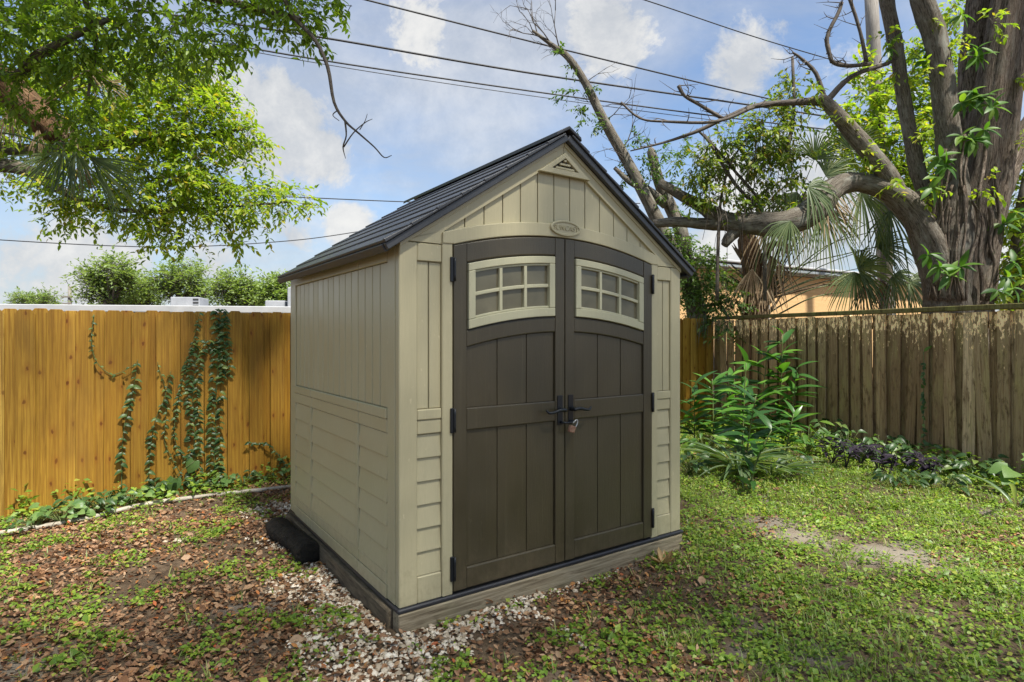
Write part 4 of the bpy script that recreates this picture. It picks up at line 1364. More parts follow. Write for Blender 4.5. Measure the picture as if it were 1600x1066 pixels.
# ------------------------------------------------------------------ big tree on the right
def big_tree():
    Y0 = 8.9
    base = at(1495, 527, Y0); base[2] = 0
    t = empty('tree', tuple(base))
    tag(t, 'massive many stemmed old tree with grooved bark behind the old fence', 'tree')
    def path(pts):
        P, rr = [], []
        for px, py, r, *y in pts:
            Y = Y0 + (y[0] if y else 0)
            P.append(tuple(at(px, py, Y) - base)); rr.append(r * Y / F * (.88 if r > 8 else 1))
        return P, rr
    tubes('trunk', [path([(1496, 690, 80), (1496, 560, 62), (1498, 470, 50), (1512, 380, 49), (1536, 290, 40), (1552, 180, 35), (1566, 80, 30), (1578, 0, 30), (1592, -130, 28), (1590, -300, 22)])], M['bark_big'], t, 40, .025, .11, 7)
    def limb(pts, flute=.04, n=16, mat='bark_limb'):
        tubes('limb', [path(pts)], M[mat], t, n, .075, flute * 1.5, 6)
    limb([(1478, 470, 34, -.25), (1488, 370, 30, -.25), (1490, 300, 24, -.25), (1482, 225, 20, -.25), (1466, 80, 18, -.25), (1440, 0, 18, -.25), (1415, -80, 15, -.2), (1380, -220, 10, 0)])
    limb([(1470, 340, 16, .1), (1440, 285, 13, .1), (1414, 165, 11, .1), (1402, 84, 11, .1), (1386, 5, 12, .1), (1372, -70, 10, .1), (1330, -170, 6, 0)])
    limb([(1515, 350, 26, .4), (1518, 250, 23, .5), (1520, 130, 23, .5), (1532, 0, 20, .5), (1545, -150, 15, .6)], mat='bark_big')
    limb([(1548, 320, 24, .2), (1585, 240, 17, .3), (1625, 170, 15, .3), (1690, 60, 12, .3)], mat='bark_big')
    # the great limb reaching left
    limb([(1492, 600, 40, -.2), (1482, 470, 35, -.25), (1460, 400, 28, -.25), (1432, 338, 23, -.25), (1392, 300, 19, -.2), (1340, 284, 16, -.1), (1302, 296, 20, -.2), (1272, 330, 23, -.3), (1228, 350, 22, -.3), (1180, 350, 19, .1), (1138, 348, 17, .35), (1100, 326, 11, .4), (1064, 306, 9, .4), (1030, 285, 6, .4)], .07, 20)
    limb([(1160, 352, 12, .3), (1140, 372, 10, .25), (1132, 384, 6, .25)], .05, 10)
    limb([(1150, 350, 13, .35), (1100, 350, 10, .4), (1062, 347, 8, .4), (1020, 350, 6, .5)], .05, 10)
    # the upper limb that kinks and thins out
    limb([(1400, 302, 17, -.2), (1378, 262, 16, -.25), (1327, 202, 14, -.25), (1294, 164, 11, -.25), (1278, 154, 9, -.25)], .06, 12)
    tw = []
    tw.append(path([(1285, 158, 7, -.25), (1240, 160, 5, -.25), (1180, 166, 4, -.2), (1130, 186, 3.5, -.2), (1090, 205, 3, -.2), (1040, 222, 2, -.2), (985, 236, 1, -.2)]))
    tw.append(path([(1130, 186, 3, -.2), (1095, 165, 2.6, -.2), (1070, 150, 2.5, -.2), (1060, 134, 3, -.2)]))
    tw.append(path([(1180, 166, 3, -.2), (1120, 190, 2.6, -.3), (1040, 190, 2, -.3), (1000, 185, 1.6, -.3), (970, 160, 1.5, -.3)]))
    tw.append(path([(1290, 160, 5, -.2), (1330, 120, 4, -.1), (1385, 100, 3, 0), (1400, 92, 2, 0)]))
    tw.append(path([(1300, 98, 3, -.2), (1292, 60, 3, -.2), (1310, 20, 3, -.2), (1315, 4, 3, -.2)]))
    tw.append(path([(1360, 100, 3, -.1), (1325, 103, 3, -.2), (1300, 96, 3, -.2), (1294, 70, 2.5, -.2)]))
    tw.append(path([(1354, 98, 3, 0), (1344, 50, 2.5, 0), (1328, 0, 2.5, 0), (1310, -40, 2, 0)]))
    tw.append(path([(1290, 160, 4, -.2), (1275, 115, 3, -.2), (1250, 90, 2, -.2), (1238, 82, 1.5, -.2)]))
    tubes('bare_branch', tw, M['twig'], t, 6, .05)
    # fine twigs about the bare branches
    rg = np.random.default_rng(4)
    fine = []
    for P, rr in list(tw):
        for _ in range(9):
            i = rg.integers(0, len(P) - 1); f = rg.random()
            a = np.array(P[i]) * (1 - f) + np.array(P[i + 1]) * f
            d = rand_unit(1, rg)[0] * np.array([1, .5, 1]); d[2] = abs(d[2]) * .7 - .15
            L = rg.uniform(.15, .5)
            b = a + d * L * .5 + rg.normal(0, .03, 3); c = a + d * L + rg.normal(0, .06, 3)
            fine.append(([tuple(a), tuple(b), tuple(c)], [.009, .006, .002]))
            e = b + (d + rand_unit(1, rg)[0] * .8) * L * .4
            fine.append(([tuple(b), tuple((b + e) / 2 + rg.normal(0, .01, 3)), tuple(e)], [.005, .004, .0015]))
    tubes('twigs', fine, M['twig'], t, 4, res=2)['kind'] = 'stuff'
    # roots and vines gripping the trunk
    vn = []
    for k in range(16):
        x = rg.uniform(1452, 1560); P = []
        for py in np.linspace(470, rg.uniform(200, 340), 6):
            x += rg.normal(0, 7) + (470 - py) * .02
            x = max(1450, x)
            P.append((x, py, rg.uniform(1.6, 3.2), -.62 + abs(x - 1508) * .005))
        vn.append(path(P))
    tubes('climbing_stem', vn, M['bark_big'], t, 6, .1)
    # leafy shoots sprouting from the limbs
    sp = [pxblob(*q) for q in ((1425, 305, 8.5, 22, 10), (1395, 280, 8.5, 14, 9), (1462, 120, 8.5, 14, 20), (1398, 60, 8.8, 14, 16), (1412, 110, 8.8, 14, 16), (1505, 60, 8.5, 14, 18), (1448, 25, 8.6, 16, 16), (1312, 190, 8.6, 18, 12), (1275, 135, 8.6, 16, 16), (1340, 235, 8.6, 14, 8), (1585, 120, 8.6, 14, 26), (1560, 30, 8.5, 16, 18), (1100, 315, 9.2, 30, 12), (1150, 335, 9.2, 30, 10), (1250, 325, 8.7, 24, 10), (1530, 290, 8.3, 10, 14), (1590, 210, 8.6, 14, 18), (1450, 200, 8.6, 10, 16))]
    cs = crown_cloud([(c - base, r) for c, r in sp], .10, 620, .10, leaf_template(3, .42, .16, .25, .42), .5, 55)
    scatter_obj('shoots', cs, M['leaf_lime'], t)['kind'] = 'stuff'
    twig_obj(t, .004)
    # limbs and foliage of the unseen canopy above, placed to shade the yard
    def wl_(pts, rs):
        tubes('limb', [([tuple(np.array(q) - base) for q in pts], rs)], M['bark_limb'], t, 10, .04, .04)
    a = at(1590, -300, 8.9)
    wl_([a, (7.0, 7.0, 10.2), (5.0, 4.0, 10.0), (2.4, 1.5, 9.4)], [.2, .16, .11, .05])
    wl_([a, (9.5, 6, 10.8), (9.5, 2.0, 10.2), (8.0, -1.5, 9.5)], [.2, .15, .1, .04])
    wl_([at(1380, -220, 8.9), (4.6, 7.4, 9.2), (3.4, 5.6, 8.8)], [.1, .07, .03])
    wl_([a, (9, 8.5, 11), (11, 8, 11.5)], [.2, .14, .05])
    cl = crown_cloud([(c - base, r) for c, r in shade_clumps(np.random.default_rng(78), .6, 10.5)], .14, 70, .3, QUAD_LEAF, .2, 31)
    scatter_obj('crown', cl, M['leaf_mid'], t)
    return base
TB = big_tree()

# broad-leaved climber on the big trunk: each leaf is a piece
LONG_LEAF = leaf_template(5, .34, .16, .30, .45)
HEART_LEAF = leaf_template(5, .95, .10, .22, .30, heart=.22)
VINE_LEAF = leaf_template(4, .58, .22, .28, .30, heart=.08)
STRAP_LEAF = leaf_template(6, .07, .5, .55, .45)
def shared(name, tm, mat):
    me = npmesh(name, tm[0], tm[1]); me.materials.append(mat)
    return me
ME_CLIMB = shared('leaf', LONG_LEAF, leafmat('climber_leaf', [(0, (.06, .15, .025)), (.5, (.10, .22, .03)), (1, (.20, .32, .045))], trans=.45, obj=True))
ME_HEART = shared('leaf', HEART_LEAF, M['heart_leaf'])
ME_VINE = shared('leaf', VINE_LEAF, M['vine_leaf'])
ME_GINGER = shared('leaf', leaf_template(6, .23, .16, .32, .38), M['ginger_leaf'])
ME_STRAP = shared('leaf', STRAP_LEAF, M['strap_leaf'])
ME_PURPLE = shared('leaf', leaf_template(4, .30, .16, .35, .45), M['purple_leaf'])
from mathutils import Matrix
def leaf(parent, me, pos, d, nh, size, wscale=1.0):
    B = basis(np.array([d], float), np.array([nh], float))[0]
    o = bpy.data.objects.new('leaf', me)
    COL.objects.link(o)
    o.parent = parent
    Mx = Matrix([[*B[0], 0], [*B[1], 0], [*B[2], 0], [0, 0, 0, 1]])
    o.matrix_local = Matrix.Translation(Vector(pos)) @ Mx @ Matrix.Diagonal((size, size * wscale, size, 1))
    return o

def climber():
    base = TB
    t = empty('climbing_plant', tuple(base))
    tag(t, 'bright broad leaved climber growing up the massive tree trunk', 'climber')
    rg = np.random.default_rng(14)
    spots = [(1478, 435, 8.2), (1466, 415, 8.1), (1495, 420, 8.2), (1520, 165, 8.35), (1535, 155, 8.3), (1548, 165, 8.3), (1500, 200, 8.3), (1512, 225, 8.3), (1465, 235, 8.2), (1480, 255, 8.2), (1460, 270, 8.2), (1450, 285, 8.2), (1540, 160, 8.3), (1518, 90, 8.4), (1528, 75, 8.4), (1505, 160, 8.3), (1515, 140, 8.3), (1440, 400, 8.2), (1580, 410, 8.3), (1570, 430, 8.3), (1590, 450, 8.3), (1575, 350, 8.5), (1590, 330, 8.5), (1440, 95, 8.8), (1455, 80, 8.8), (1505, 25, 8.6), (1515, 215, 8.3), (1530, 205, 8.3), (1400, 75, 8.9), (1560, 455, 8.2)]
    paths = []
    for px, py, Y in spots:
        c = at(px + rg.normal(0, 5), py + rg.normal(0, 5), Y) - base
        n = rg.integers(5, 8)
        paths.append(([tuple(c + np.array([0, .25, -.1])), tuple(c + np.array([0, .1, .0])), tuple(c)], [.008, .006, .004]))
        for k in range(n):
            a = k / n * 2 * math.pi + rg.uniform(-.3, .3)
            d = np.array([math.cos(a), -.35 + rg.normal(0, .25), math.sin(a) * .8 - .35])
            leaf(t, ME_CLIMB, c, d, (rg.normal(0, .3), -.7, .8), rg.uniform(.16, .27))
    tubes('stems', paths, M['petiole'], t, 5, res=2)['kind'] = 'stuff'
climber()

# leaning, half-bare tree behind the shed
def leaning_tree():
    Y0 = 11.0
    base = at(1110, 527, Y0); base[2] = 0
    t = empty('tree', tuple(base))
    tag(t, 'slender leaning tree with bare twiggy top rising behind the shed roof', 'tree')
    rg = np.random.default_rng(40)
    def path(pts):
        return [tuple(at(a, b, Y0 + (y[0] if y else 0)) - base) for a, b, r, *y in pts], [r * Y0 / F for a, b, r, *y in pts]
    main = path([(1110, 660, 17), (1085, 470, 14), (1040, 370, 11), (990, 270, 9), (945, 190, 7.5), (915, 130, 6), (890, 92, 5), (862, 70, 3.5), (832, 48, 2)])
    tubes('trunk', [main], M['bark_limb'], t, 10, .05, .05)
    limb2 = path([(1095, 560, 12, .3), (1068, 380, 11, .3), (1050, 330, 10, .3), (1030, 285, 9, .3), (1018, 240, 7, .3), (1013, 234, 4, .3)])
    tubes('limb', [limb2], M['bark_limb'], t, 10, .05, .05)
    limb3 = path([(1040, 320, 8, .2), (1010, 296, 7, .1), (985, 285, 5, 0), (960, 262, 3, 0)])
    tubes('limb', [limb3], M['bark_limb'], t, 8, .05)
    tw, ends = [], []
    def grow(p, d, L, r, depth):
        n = 3
        P = [p]; q = p.copy(); dd = d.copy()
        for i in range(n):
            dd = dd + rg.normal(0, .16, 3) * np.array([1, .6, 1]); dd /= np.linalg.norm(dd)
            q = q + dd * L / n; P.append(q.copy())
            if depth > 0 and rg.random() < .85:
                s = dd + rand_unit(1, rg)[0] * .75; s /= np.linalg.norm(s)
                grow(q.copy(), s, L * rg.uniform(.5, .75), r * .6, depth - 1)
        tw.append(([tuple(x) for x in P], list(np.linspace(r, r * .35, n + 1))))
        ends.append(q)
    for px, py, dx, dz, L, r, dep in ((862, 70, -.6, .8, .75, .016, 3), (875, 80, -.2, 1, .7, .014, 3), (850, 60, -1, .3, .6, .014, 3), (832, 48, -.5, .8, .4, .012, 2), (890, 92, -1, .1, .5, .012, 2), (840, 55, -.2, 1, .5, .012, 3), (915, 130, .7, .8, .4, .010, 2), (945, 190, .8, .7, .6, .012, 2), (970, 235, .6, .9, .7, .014, 2), (985, 260, -.8, .5, .5, .012, 2), (930, 160, -.9, .3, .4, .010, 2), (1020, 250, -.5, .7, .4, .010, 1), (1010, 300, .3, 1, .6, .012, 2), (1000, 285, -.6, .6, .6, .012, 2)):
        d = np.array([dx, rg.normal(0, .25), dz]); d /= np.linalg.norm(d)
        grow(at(px, py, Y0) - base, d, L, r, dep)
    tubes('twigs', tw, M['twig'], t, 4, res=1)['kind'] = 'stuff'
    bl = [pxblob(*q) for q in ((890, 145, Y0, 16, 22), (905, 165, Y0, 14, 10), (915, 180, Y0, 22, 18), (925, 125, Y0, 8, 14), (945, 215, Y0, 16, 18), (970, 240, Y0, 20, 16), (955, 195, Y0, 12, 12), (995, 225, Y0, 16, 30), (1010, 270, Y0, 26, 24), (985, 300, Y0, 20, 20), (1030, 250, Y0, 26, 22), (1045, 300, Y0, 22, 24), (1075, 330, Y0, 20, 16), (1060, 240, Y0, 30, 30), (870, 85, Y0, 14, 6), (900, 100, Y0, 7, 9))]
    scatter_obj('crown', crown_cloud([(c - base, r) for c, r in bl], .085, 480, .09, leaf_template(3, .42, .16, .2, .42), .45, 3), M['leaf_mid'], t)
    twig_obj(t)
leaning_tree()

# vines draped from the great limb
def draped_vines():
    Y0 = 9.1
    base = at(1185, 350, Y0)
    t = empty('hanging_vines', tuple(base))
    tag(t, 'tangled olive vines draped in a mound over the low horizontal limb', 'vines')
    rg = np.random.default_rng(60)
    bl = [pxblob(*q) for q in ((1205, 215, Y0, 34, 55), (1165, 250, Y0, 30, 45), (1235, 130, Y0, 14, 38), (1232, 185, Y0, 18, 34), (1120, 245, Y0, 30, 38), (1085, 260, Y0, 24, 30), (1210, 285, Y0, 26, 40), (1150, 310, Y0, 26, 20), (1100, 300, Y0, 26, 22), (1180, 190, Y0, 24, 20), (1245, 260, Y0, 16, 30), (1140, 215, Y0, 22, 14), (1190, 320, Y0, 14, 20))]
    cl = crown_cloud([(c - base, r) for c, r in bl], .088, 1700, .10, leaf_template(3, .45, .16, .2, .42), .7, 8)
    scatter_obj('leaves', cl, M['leaf_olive'], t)['kind'] = 'stuff'
    twig_obj(t)
    st = []
    for k in range(46):
        px = rg.uniform(1095, 1255); py = rg.uniform(150, 300)
        P = []
        L = rg.uniform(60, 190)
        for i in range(5):
            P.append(tuple(at(px, py + L * i / 4, Y0 - .1 + rg.normal(0, .08)) - base)); px += rg.normal(0, 7)
        st.append((P, [.004] * 5))
    for pts in (((1120, 470), (1122, 380), (1128, 300), (1150, 240), (1190, 190)), ((1195, 470), (1190, 330), (1150, 270), (1100, 210)), ((1210, 350), (1150, 290), (1110, 225), (1088, 202)), ((1225, 250), (1240, 180), (1238, 90))):
        st.append(([tuple(at(a, b, Y0) - base) for a, b in pts], [.03, .028, .022, .016, .008][:len(pts)]))
    tubes('stems', st, M['twig'], t, 5, .1, res=3)['kind'] = 'stuff'
draped_vines()

# fan palm on the right
def right_palm():
    Y0 = 10.6
    base = at(1182, 527, Y0); base[2] = 0
    p = empty('fan_palm', tuple(base))
    tag(p, 'shaggy fan palm with fibrous trunk under the low limb behind the old fence', 'palm')
    rg = np.random.default_rng(90)
    B = lambda q: np.asarray(q) - base
    tubes('trunk', [([tuple(B(at(*q))) for q in ((1185, 690, Y0), (1182, 520, Y0), (1180, 440, Y0), (1170, 385, Y0), (1165, 362, Y0))], [.22, .21, .2, .17, .12])], M['bark_palm'], p, 18, .12, .06, 6)
    bt = []
    for k in range(34):
        a = rg.uniform(0, 6.28); z = rg.uniform(1.6, 3.1)
        c = np.array([.0, 0, z]) + np.array([math.cos(a) * .17, math.sin(a) * .17, 0]) + np.array([-.03 * (z - 1.5), 0, 0])
        d = np.array([math.cos(a) * rg.uniform(.15, .4), math.sin(a) * .3, rg.uniform(.15, .5)])
        bt.append(([tuple(c - d * .2), tuple(c + d * .5), tuple(c + d)], [.035, .028, .006]))
    tubes('leaf_base', bt, M['boot'], p, 6, .1)
    C = at(1195, 470, Y0 - .1)
    # long arching petioles with fans
    def fr(hx, hy, dx, dz, Rpx, mat='frond', start=None, nrm=(0, -1, .35), dy=-.1, Y=Y0 - .3, **kw):
        frond(p, C if start is None else at(*start), at(hx, hy, Y), (dx, dy, dz), nrm, Rpx * Y / F, mat, **kw)
    k = 0
    for a in ((1272, 250, .3, 1, 62, dict(spread=70, droop=.35)),
              (1290, 275, .9, .5, 75, dict(spread=80, droop=.7)),
              (1262, 292, .6, -.3, 72, dict(spread=75, droop=1.1, Y=8.45)),
              (1245, 300, -.3, -.8, 85, dict(spread=60, droop=.7)),
              (1330, 235, .5, .6, 66, dict(spread=85, droop=.4)),
              (1235, 345, -.4, -.8, 62, dict(spread=60, droop=.8, Y=8.4)),
              (1285, 330, .5, -.8, 85, dict(spread=60, droop=.6)),
              (1345, 300, .6, -.7, 90, dict(spread=70, droop=.7)),
              (1390, 330, .3, -.9, 85, dict(spread=70, droop=.6)),
              (1370, 385, .8, .1, 70, dict(spread=70, droop=.6)),
              (1340, 420, .85, .15, 80, dict(spread=85, droop=.7)),
              (1335, 425, -.1, -.9, 70, dict(spread=70, droop=.5)),
              (1395, 430, .5, -.6, 70, dict(spread=80, droop=.8)),
              (1420, 440, .6, -.4, 60, dict(spread=80, droop=.8)),
              (1225, 255, .0, 1, 50, dict(spread=60, droop=.3))):
        fr(*a[:5], seed=100 + k, nseg=26, pet=.011, **a[5]); k += 1
    for a in ((1255, 300, .2, -1, 80), (1290, 310, .4, -.8, 70), (1215, 330, -.2, -1, 90), (1380, 440, .1, -1, 55), (1350, 445, .0, -1, 55), (1280, 290, .7, -.2, 70), (1195, 430, .1, -1, 60), (1175, 420, -.1, -1, 70), (1205, 400, .2, -1, 70)):
        fr(*a, mat='dead_frond', seed=200 + k, nseg=14, spread=38, droop=.5, pet=.010); k += 1
    # bare arching stalks
    for pts in (((1195, 480), (1225, 440), (1290, 385), (1370, 360)), ((1190, 470), (1240, 420), (1330, 395), (1400, 380)), ((1200, 490), (1260, 455), (1320, 442)), ((1215, 492), (1270, 465), (1330, 455)), ((1185, 470), (1200, 400), (1225, 330), (1245, 280)), ((1190, 470), (1215, 390), (1235, 350)), ((1180, 480), (1180, 420), (1195, 360), (1215, 330))):
        tubes('stalk', [([tuple(B(at(a, b, Y0 - .25))) for a, b in pts], list(np.linspace(.016, .008, len(pts))))], M['petiole'], p, 6)
right_palm()

# trees and shrubs behind the right fence
def leafy(name, label, cat, base, blobs, mat, size, dens, stems, seed, group=None, tw=.12, droop=.4, smat='twig'):
    base = np.asarray(base, float)
    t = empty(name, tuple(base))
    tag(t, label, cat, group)
    st = [([tuple(np.asarray(q) - base) for q in P], rr) for P, rr in stems]
    if st: tubes('trunk', st, M[smat], t, 7, .05)
    cl = crown_cloud([(c - base, r) for c, r in blobs], size, dens, tw, leaf_template(3, .45, .16, .2, .42), droop, seed)
    scatter_obj('crown', cl, M[mat], t)
    twig_obj(t, .005)
    return t
b = at(1380, 527, 13.5); b[2] = 0
leafy('tree', 'bright yellow green tree glowing behind the stems of the massive tree', 'tree', b,
      [pxblob(*q) for q in ((1370, 150, 13.5, 34, 50), (1350, 210, 13.5, 50, 40), (1390, 230, 13.5, 40, 50), (1430, 200, 13.5, 30, 50), (1455, 260, 13.5, 40, 50), (1320, 180, 13.5, 26, 22), (1410, 130, 13.5, 30, 24), (1450, 150, 13.5, 26, 40), (1470, 320, 13.5, 40, 40), (1400, 290, 13.5, 40, 26), (1340, 260, 13.5, 36, 22), (1345, 110, 13.5, 22, 20), (1310, 240, 13.5, 24, 26), (1480, 200, 13.5, 26, 50), (1490, 90, 13.5, 24, 34), (1425, 80, 13.5, 24, 22), (1500, 30, 13.5, 24, 26), (1440, 300, 13.5, 50, 30))],
      'leaf_lime', .14, 760, [([b, at(1385, 400, 13.5), at(1380, 250, 13.5), at(1370, 140, 13.5)], [.16, .13, .09, .03]), ([at(1382, 300, 13.5), at(1430, 240, 13.5), at(1460, 180, 13.5)], [.08, .05, .02])], 12)
b = at(1590, 527, 11.5); b[2] = 0
leafy('tree', 'green tree at the right edge behind the massive trunk', 'tree', b,
      [pxblob(*q) for q in ((1590, 300, 11.5, 30, 50), (1600, 400, 11.5, 40, 50), (1575, 350, 11.5, 20, 30), (1580, 450, 11.5, 30, 30), (1610, 240, 11.5, 30, 30), (1650, 350, 11.5, 50, 80), (1590, 490, 11.5, 30, 22))],
      'leaf_lime', .15, 700, [([b, at(1588, 440, 11.5), at(1592, 340, 11.5), at(1610, 230, 11.5)], [.16, .13, .09, .03])], 13)
b = at(1100, 527, 11.3); b[2] = 0
leafy('shrub', 'dense dark small leaved shrub leaning over the fence corner beside the shed', 'shrub', b,
      [pxblob(*q) for q in ((1085, 415, 10.8, 32, 32), (1075, 445, 10.8, 28, 36), (1108, 448, 10.6, 38, 34), (1128, 476, 10.4, 34, 26), (1090, 480, 10.5, 30, 20), (1068, 388, 10.8, 22, 22), (1148, 470, 10.4, 18, 22), (1140, 506, 9.9, 22, 13), (1055, 420, 10.9, 22, 40), (1055, 375, 10.9, 22, 20), (1100, 405, 10.8, 26, 16), (1112, 505, 10.2, 16, 12))],
      'leaf_shrub', .08, 1500, [([b, at(1095, 470, 11.2), at(1075, 395, 10.9)], [.07, .05, .015]), ([at(1096, 480, 11.2), at(1125, 474, 10.6), at(1150, 468, 10.3)], [.04, .025, .008]), ([at(1097, 490, 11.2), at(1080, 450, 10.9), at(1060, 400, 10.9)], [.04, .03, .01]), ([at(1125, 474, 10.6), at(1135, 490, 10.1), at(1142, 506, 9.9)], [.02, .015, .006])], 15, tw=.10)

def hanging_moss():
    base = at(1110, 520, 10.2)
    t = empty('hanging_moss', tuple(base))
    tag(t, 'grey hanging moss strands dangling at the fence corner', 'moss')
    rg = np.random.default_rng(33)
    st = []
    for k in range(60):
        px = rg.choice([1085, 1098, 1112, 1116, 1135]) + rg.normal(0, 5); py = rg.uniform(488, 512); L = rg.uniform(12, 45)
        P = []
        for i in range(4):
            P.append(tuple(at(px, py + L * i / 3, 10.2 + rg.normal(0, .05)) - base)); px += rg.normal(0, 1.6)
        st.append((P, [.0025, .003, .0025, .001]))
    tubes('strands', st, M['moss'], t, 3, res=2)['kind'] = 'stuff'
hanging_moss()

# ------------------------------------------------------------------ creepers on the amber fence
def creeper(label, pts, step=.055, size=.075, seed=0, wide=1.0, density=2, hue=None):
    rg = np.random.default_rng(seed)
    P = np.array([lf_px(px, py, .012) for px, py in pts])
    Q, _ = smooth_path(P, [.004] * len(P), (len(P) - 1) * 10 + 1)
    base = Q[0]
    t = empty('creeper_vine', tuple(base))
    tag(t, label, 'vine', 'creepers on the amber fence')
    tubes('stem', [([tuple(q - base) for q in Q], list(np.linspace(.005, .0025, len(Q))))], M['petiole'], t, 5, res=1)
    seg = np.linalg.norm(np.diff(Q, axis=0), axis=1); cum = np.concatenate([[0], np.cumsum(seg)])
    out = np.array([LD[1], -LD[0], 0]); al = np.array([LD[0], LD[1], 0])
    s = .02; k = 0
    while s < cum[-1]:
        i = min(np.searchsorted(cum, s) - 1, len(Q) - 2); i = max(i, 0)
        f = (s - cum[i]) / (seg[i] + 1e-9)
        c = Q[i] * (1 - f) + Q[i + 1] * f
        for strand in range(1 if density < 3 else 2):
            sh_ = al * ((strand * 2 - 1) * .038 if density > 2 else 0)
            for sd in ((1, -1) if density > 1 else ((1,) if k % 2 else (-1,))):
                if rg.random() < .12: continue
                d = al * sd * rg.uniform(.7, 1.1) + np.array([0, 0, rg.uniform(-.7, -.15)]) + out * rg.uniform(.1, .5)
                c2 = c - base + sh_ + out * rg.uniform(.003, .02 if strand == 0 else .035) + np.array([0, 0, rg.normal(0, .008)])
                leaf(t, ME_VINE, c2, d, out * .9 + np.array([0, 0, 1.0]) + rg.normal(0, .3, 3), size * .74 * rg.uniform(.6, 1.2))
        s += max(step, .043) * rg.uniform(.75, 1.3); k += 1
    return t
creeper('leftmost short creeper strand hooking down from the fence top', [(147, 492), (143, 530), (147, 556), (156, 572), (175, 585), (196, 578), (214, 566)], .05, .048, 1, density=1)
creeper('free standing creeper left of the others climbing from the weeds', [(190, 782), (190, 740), (191, 700), (195, 660), (204, 625), (211, 590), (215, 562)], .062, .082, 2)
creeper('creeper with single dark column leaning right, second from left', [(232, 772), (233, 730), (236, 690), (243, 655), (255, 625), (264, 592), (266, 580)], .055, .075, 3)
creeper('thin creeper strand rising to a yellow tip', [(285, 745), (268, 715), (257, 690), (258, 660), (260, 630), (256, 600), (249, 580), (246, 566)], .045, .052, 4, density=1)
creeper('slender curved creeper between two darker columns', [(298, 735), (280, 705), (272, 680), (275, 640), (282, 605), (290, 570), (300, 540), (308, 505), (312, 488)], .042, .058, 5)
creeper('dark dense creeper column left of the thickest one', [(303, 765), (304, 730), (303, 690), (303, 650), (300, 615), (303, 580), (308, 550), (320, 530)], .034, .075, 6, density=3)
creeper('thickest creeper column spilling over the fence top', [(336, 762), (334, 720), (336, 680), (336, 640), (338, 600), (340, 560), (342, 525), (342, 495), (341, 482)], .036, .082, 7, density=3)
creeper('bushy head of creeper bunched under the fence top', [(352, 590), (352, 560), (349, 530), (346, 505), (344, 486)], .026, .07, 8, density=3)
creeper('trailing creeper side shoot reaching left from thickest column', [(340, 552), (328, 545), (318, 548), (314, 542)], .03, .065, 9)
creeper('short creeper with pale leaves beside the shed corner', [(450, 745), (440, 720), (425, 700), (412, 692), (400, 692), (385, 690)], .06, .065, 10, density=2)

# weeds with broad leaves at the foot of the amber fence
def weed(name, label, px, py, n, size, me, seed, cat='weed', group='weeds along the amber fence', tall=.12, spread=.08):
    rg = np.random.default_rng(seed)
    c = gpx(px, py); c[2] = float(gz(c[0], c[1]))
    t = empty(name, tuple(c))
    tag(t, label, cat, group)
    st = []
    for k in range(n):
        a = rg.uniform(0, 6.28); r = rg.uniform(.3, 1) * spread
        top = np.array([math.cos(a) * r, math.sin(a) * r, tall * rg.uniform(.4, 1)])
        st.append(([(0, 0, 0), tuple(top * np.array([.4, .4, .6])), tuple(top)], [.004, .003, .002]))
        d = np.array([math.cos(a), math.sin(a) - .35, rg.uniform(-.6, .1)])
        leaf(t, me, top, d, (rg.normal(0, .25), -.55, .9), size * rg.uniform(.7, 1.2))
    tubes('stems', st, M['petiole'], t, 4, res=2)['kind'] = 'stuff'
    return t
WL = [(95, 822, 12, .10, .20, .16), (130, 812, 12, .11, .22, .16), (165, 803, 9, .12, .20, .14), (205, 795, 8, .10, .18, .12), (240, 783, 8, .11, .2, .12), (270, 776, 7, .12, .22, .12), (340, 770, 9, .09, .2, .14), (380, 764, 9, .085, .18, .14), (415, 758, 9, .08, .17, .14), (440, 752, 12, .08, .3, .14), (55, 832, 8, .08, .15, .14)]
WLAB = ['low leafy weed left of the sunlit weeds at fence foot', 'sunlit weed clump at the foot of the amber fence near its left end', 'broad leaved weed right of the sunlit weed clump', 'weed under the free standing creeper', 'weed at the foot of the second creeper column', 'weed with broad round leaves below the heart leaves', 'weed below the thickest creeper column', 'weed between thickest creeper and the shed', 'weed on the edging pipe near the shed corner', 'tall weed tucked against the shed back corner', 'small weed at the far left end of amber fence']
for k, (q, lb) in enumerate(zip(WL, WLAB)):
    weed('broadleaf_weed', lb, q[0], q[1], q[2] * 2 + 6, q[3] * .66, ME_HEART if k % 3 == 0 else ME_VINE, 300 + k, tall=q[4] * .85, spread=q[5] * 1.25)
def heart_vine(label, pts, seed):
    rg = np.random.default_rng(seed)
    base = lf_px(pts[0][0], 775, .06)
    t = empty('heart_leaf_vine', tuple(base)); tag(t, label, 'vine', 'heart leaved vines')
    P = [lf_px(px, py, .07) - base for px, py, _ in pts]
    tubes('stem', [([(0, 0, -.05)] + [tuple(q) for q in P], [.004] * (len(P) + 1))], M['petiole'], t, 5)
    for q, (_, _, s) in zip(P, pts):
        leaf(t, ME_HEART, q, (rg.normal(0, .25), -.3, -1), (LD[1], -LD[0], .35), s)
heart_vine('vine with large pale heart leaves in front of creeper columns', [(272, 745, .15), (302, 718, .13)], 5)
heart_vine('dark heart leaved vine low by the second creeper', [(255, 768, .12), (268, 765, .11)], 6)

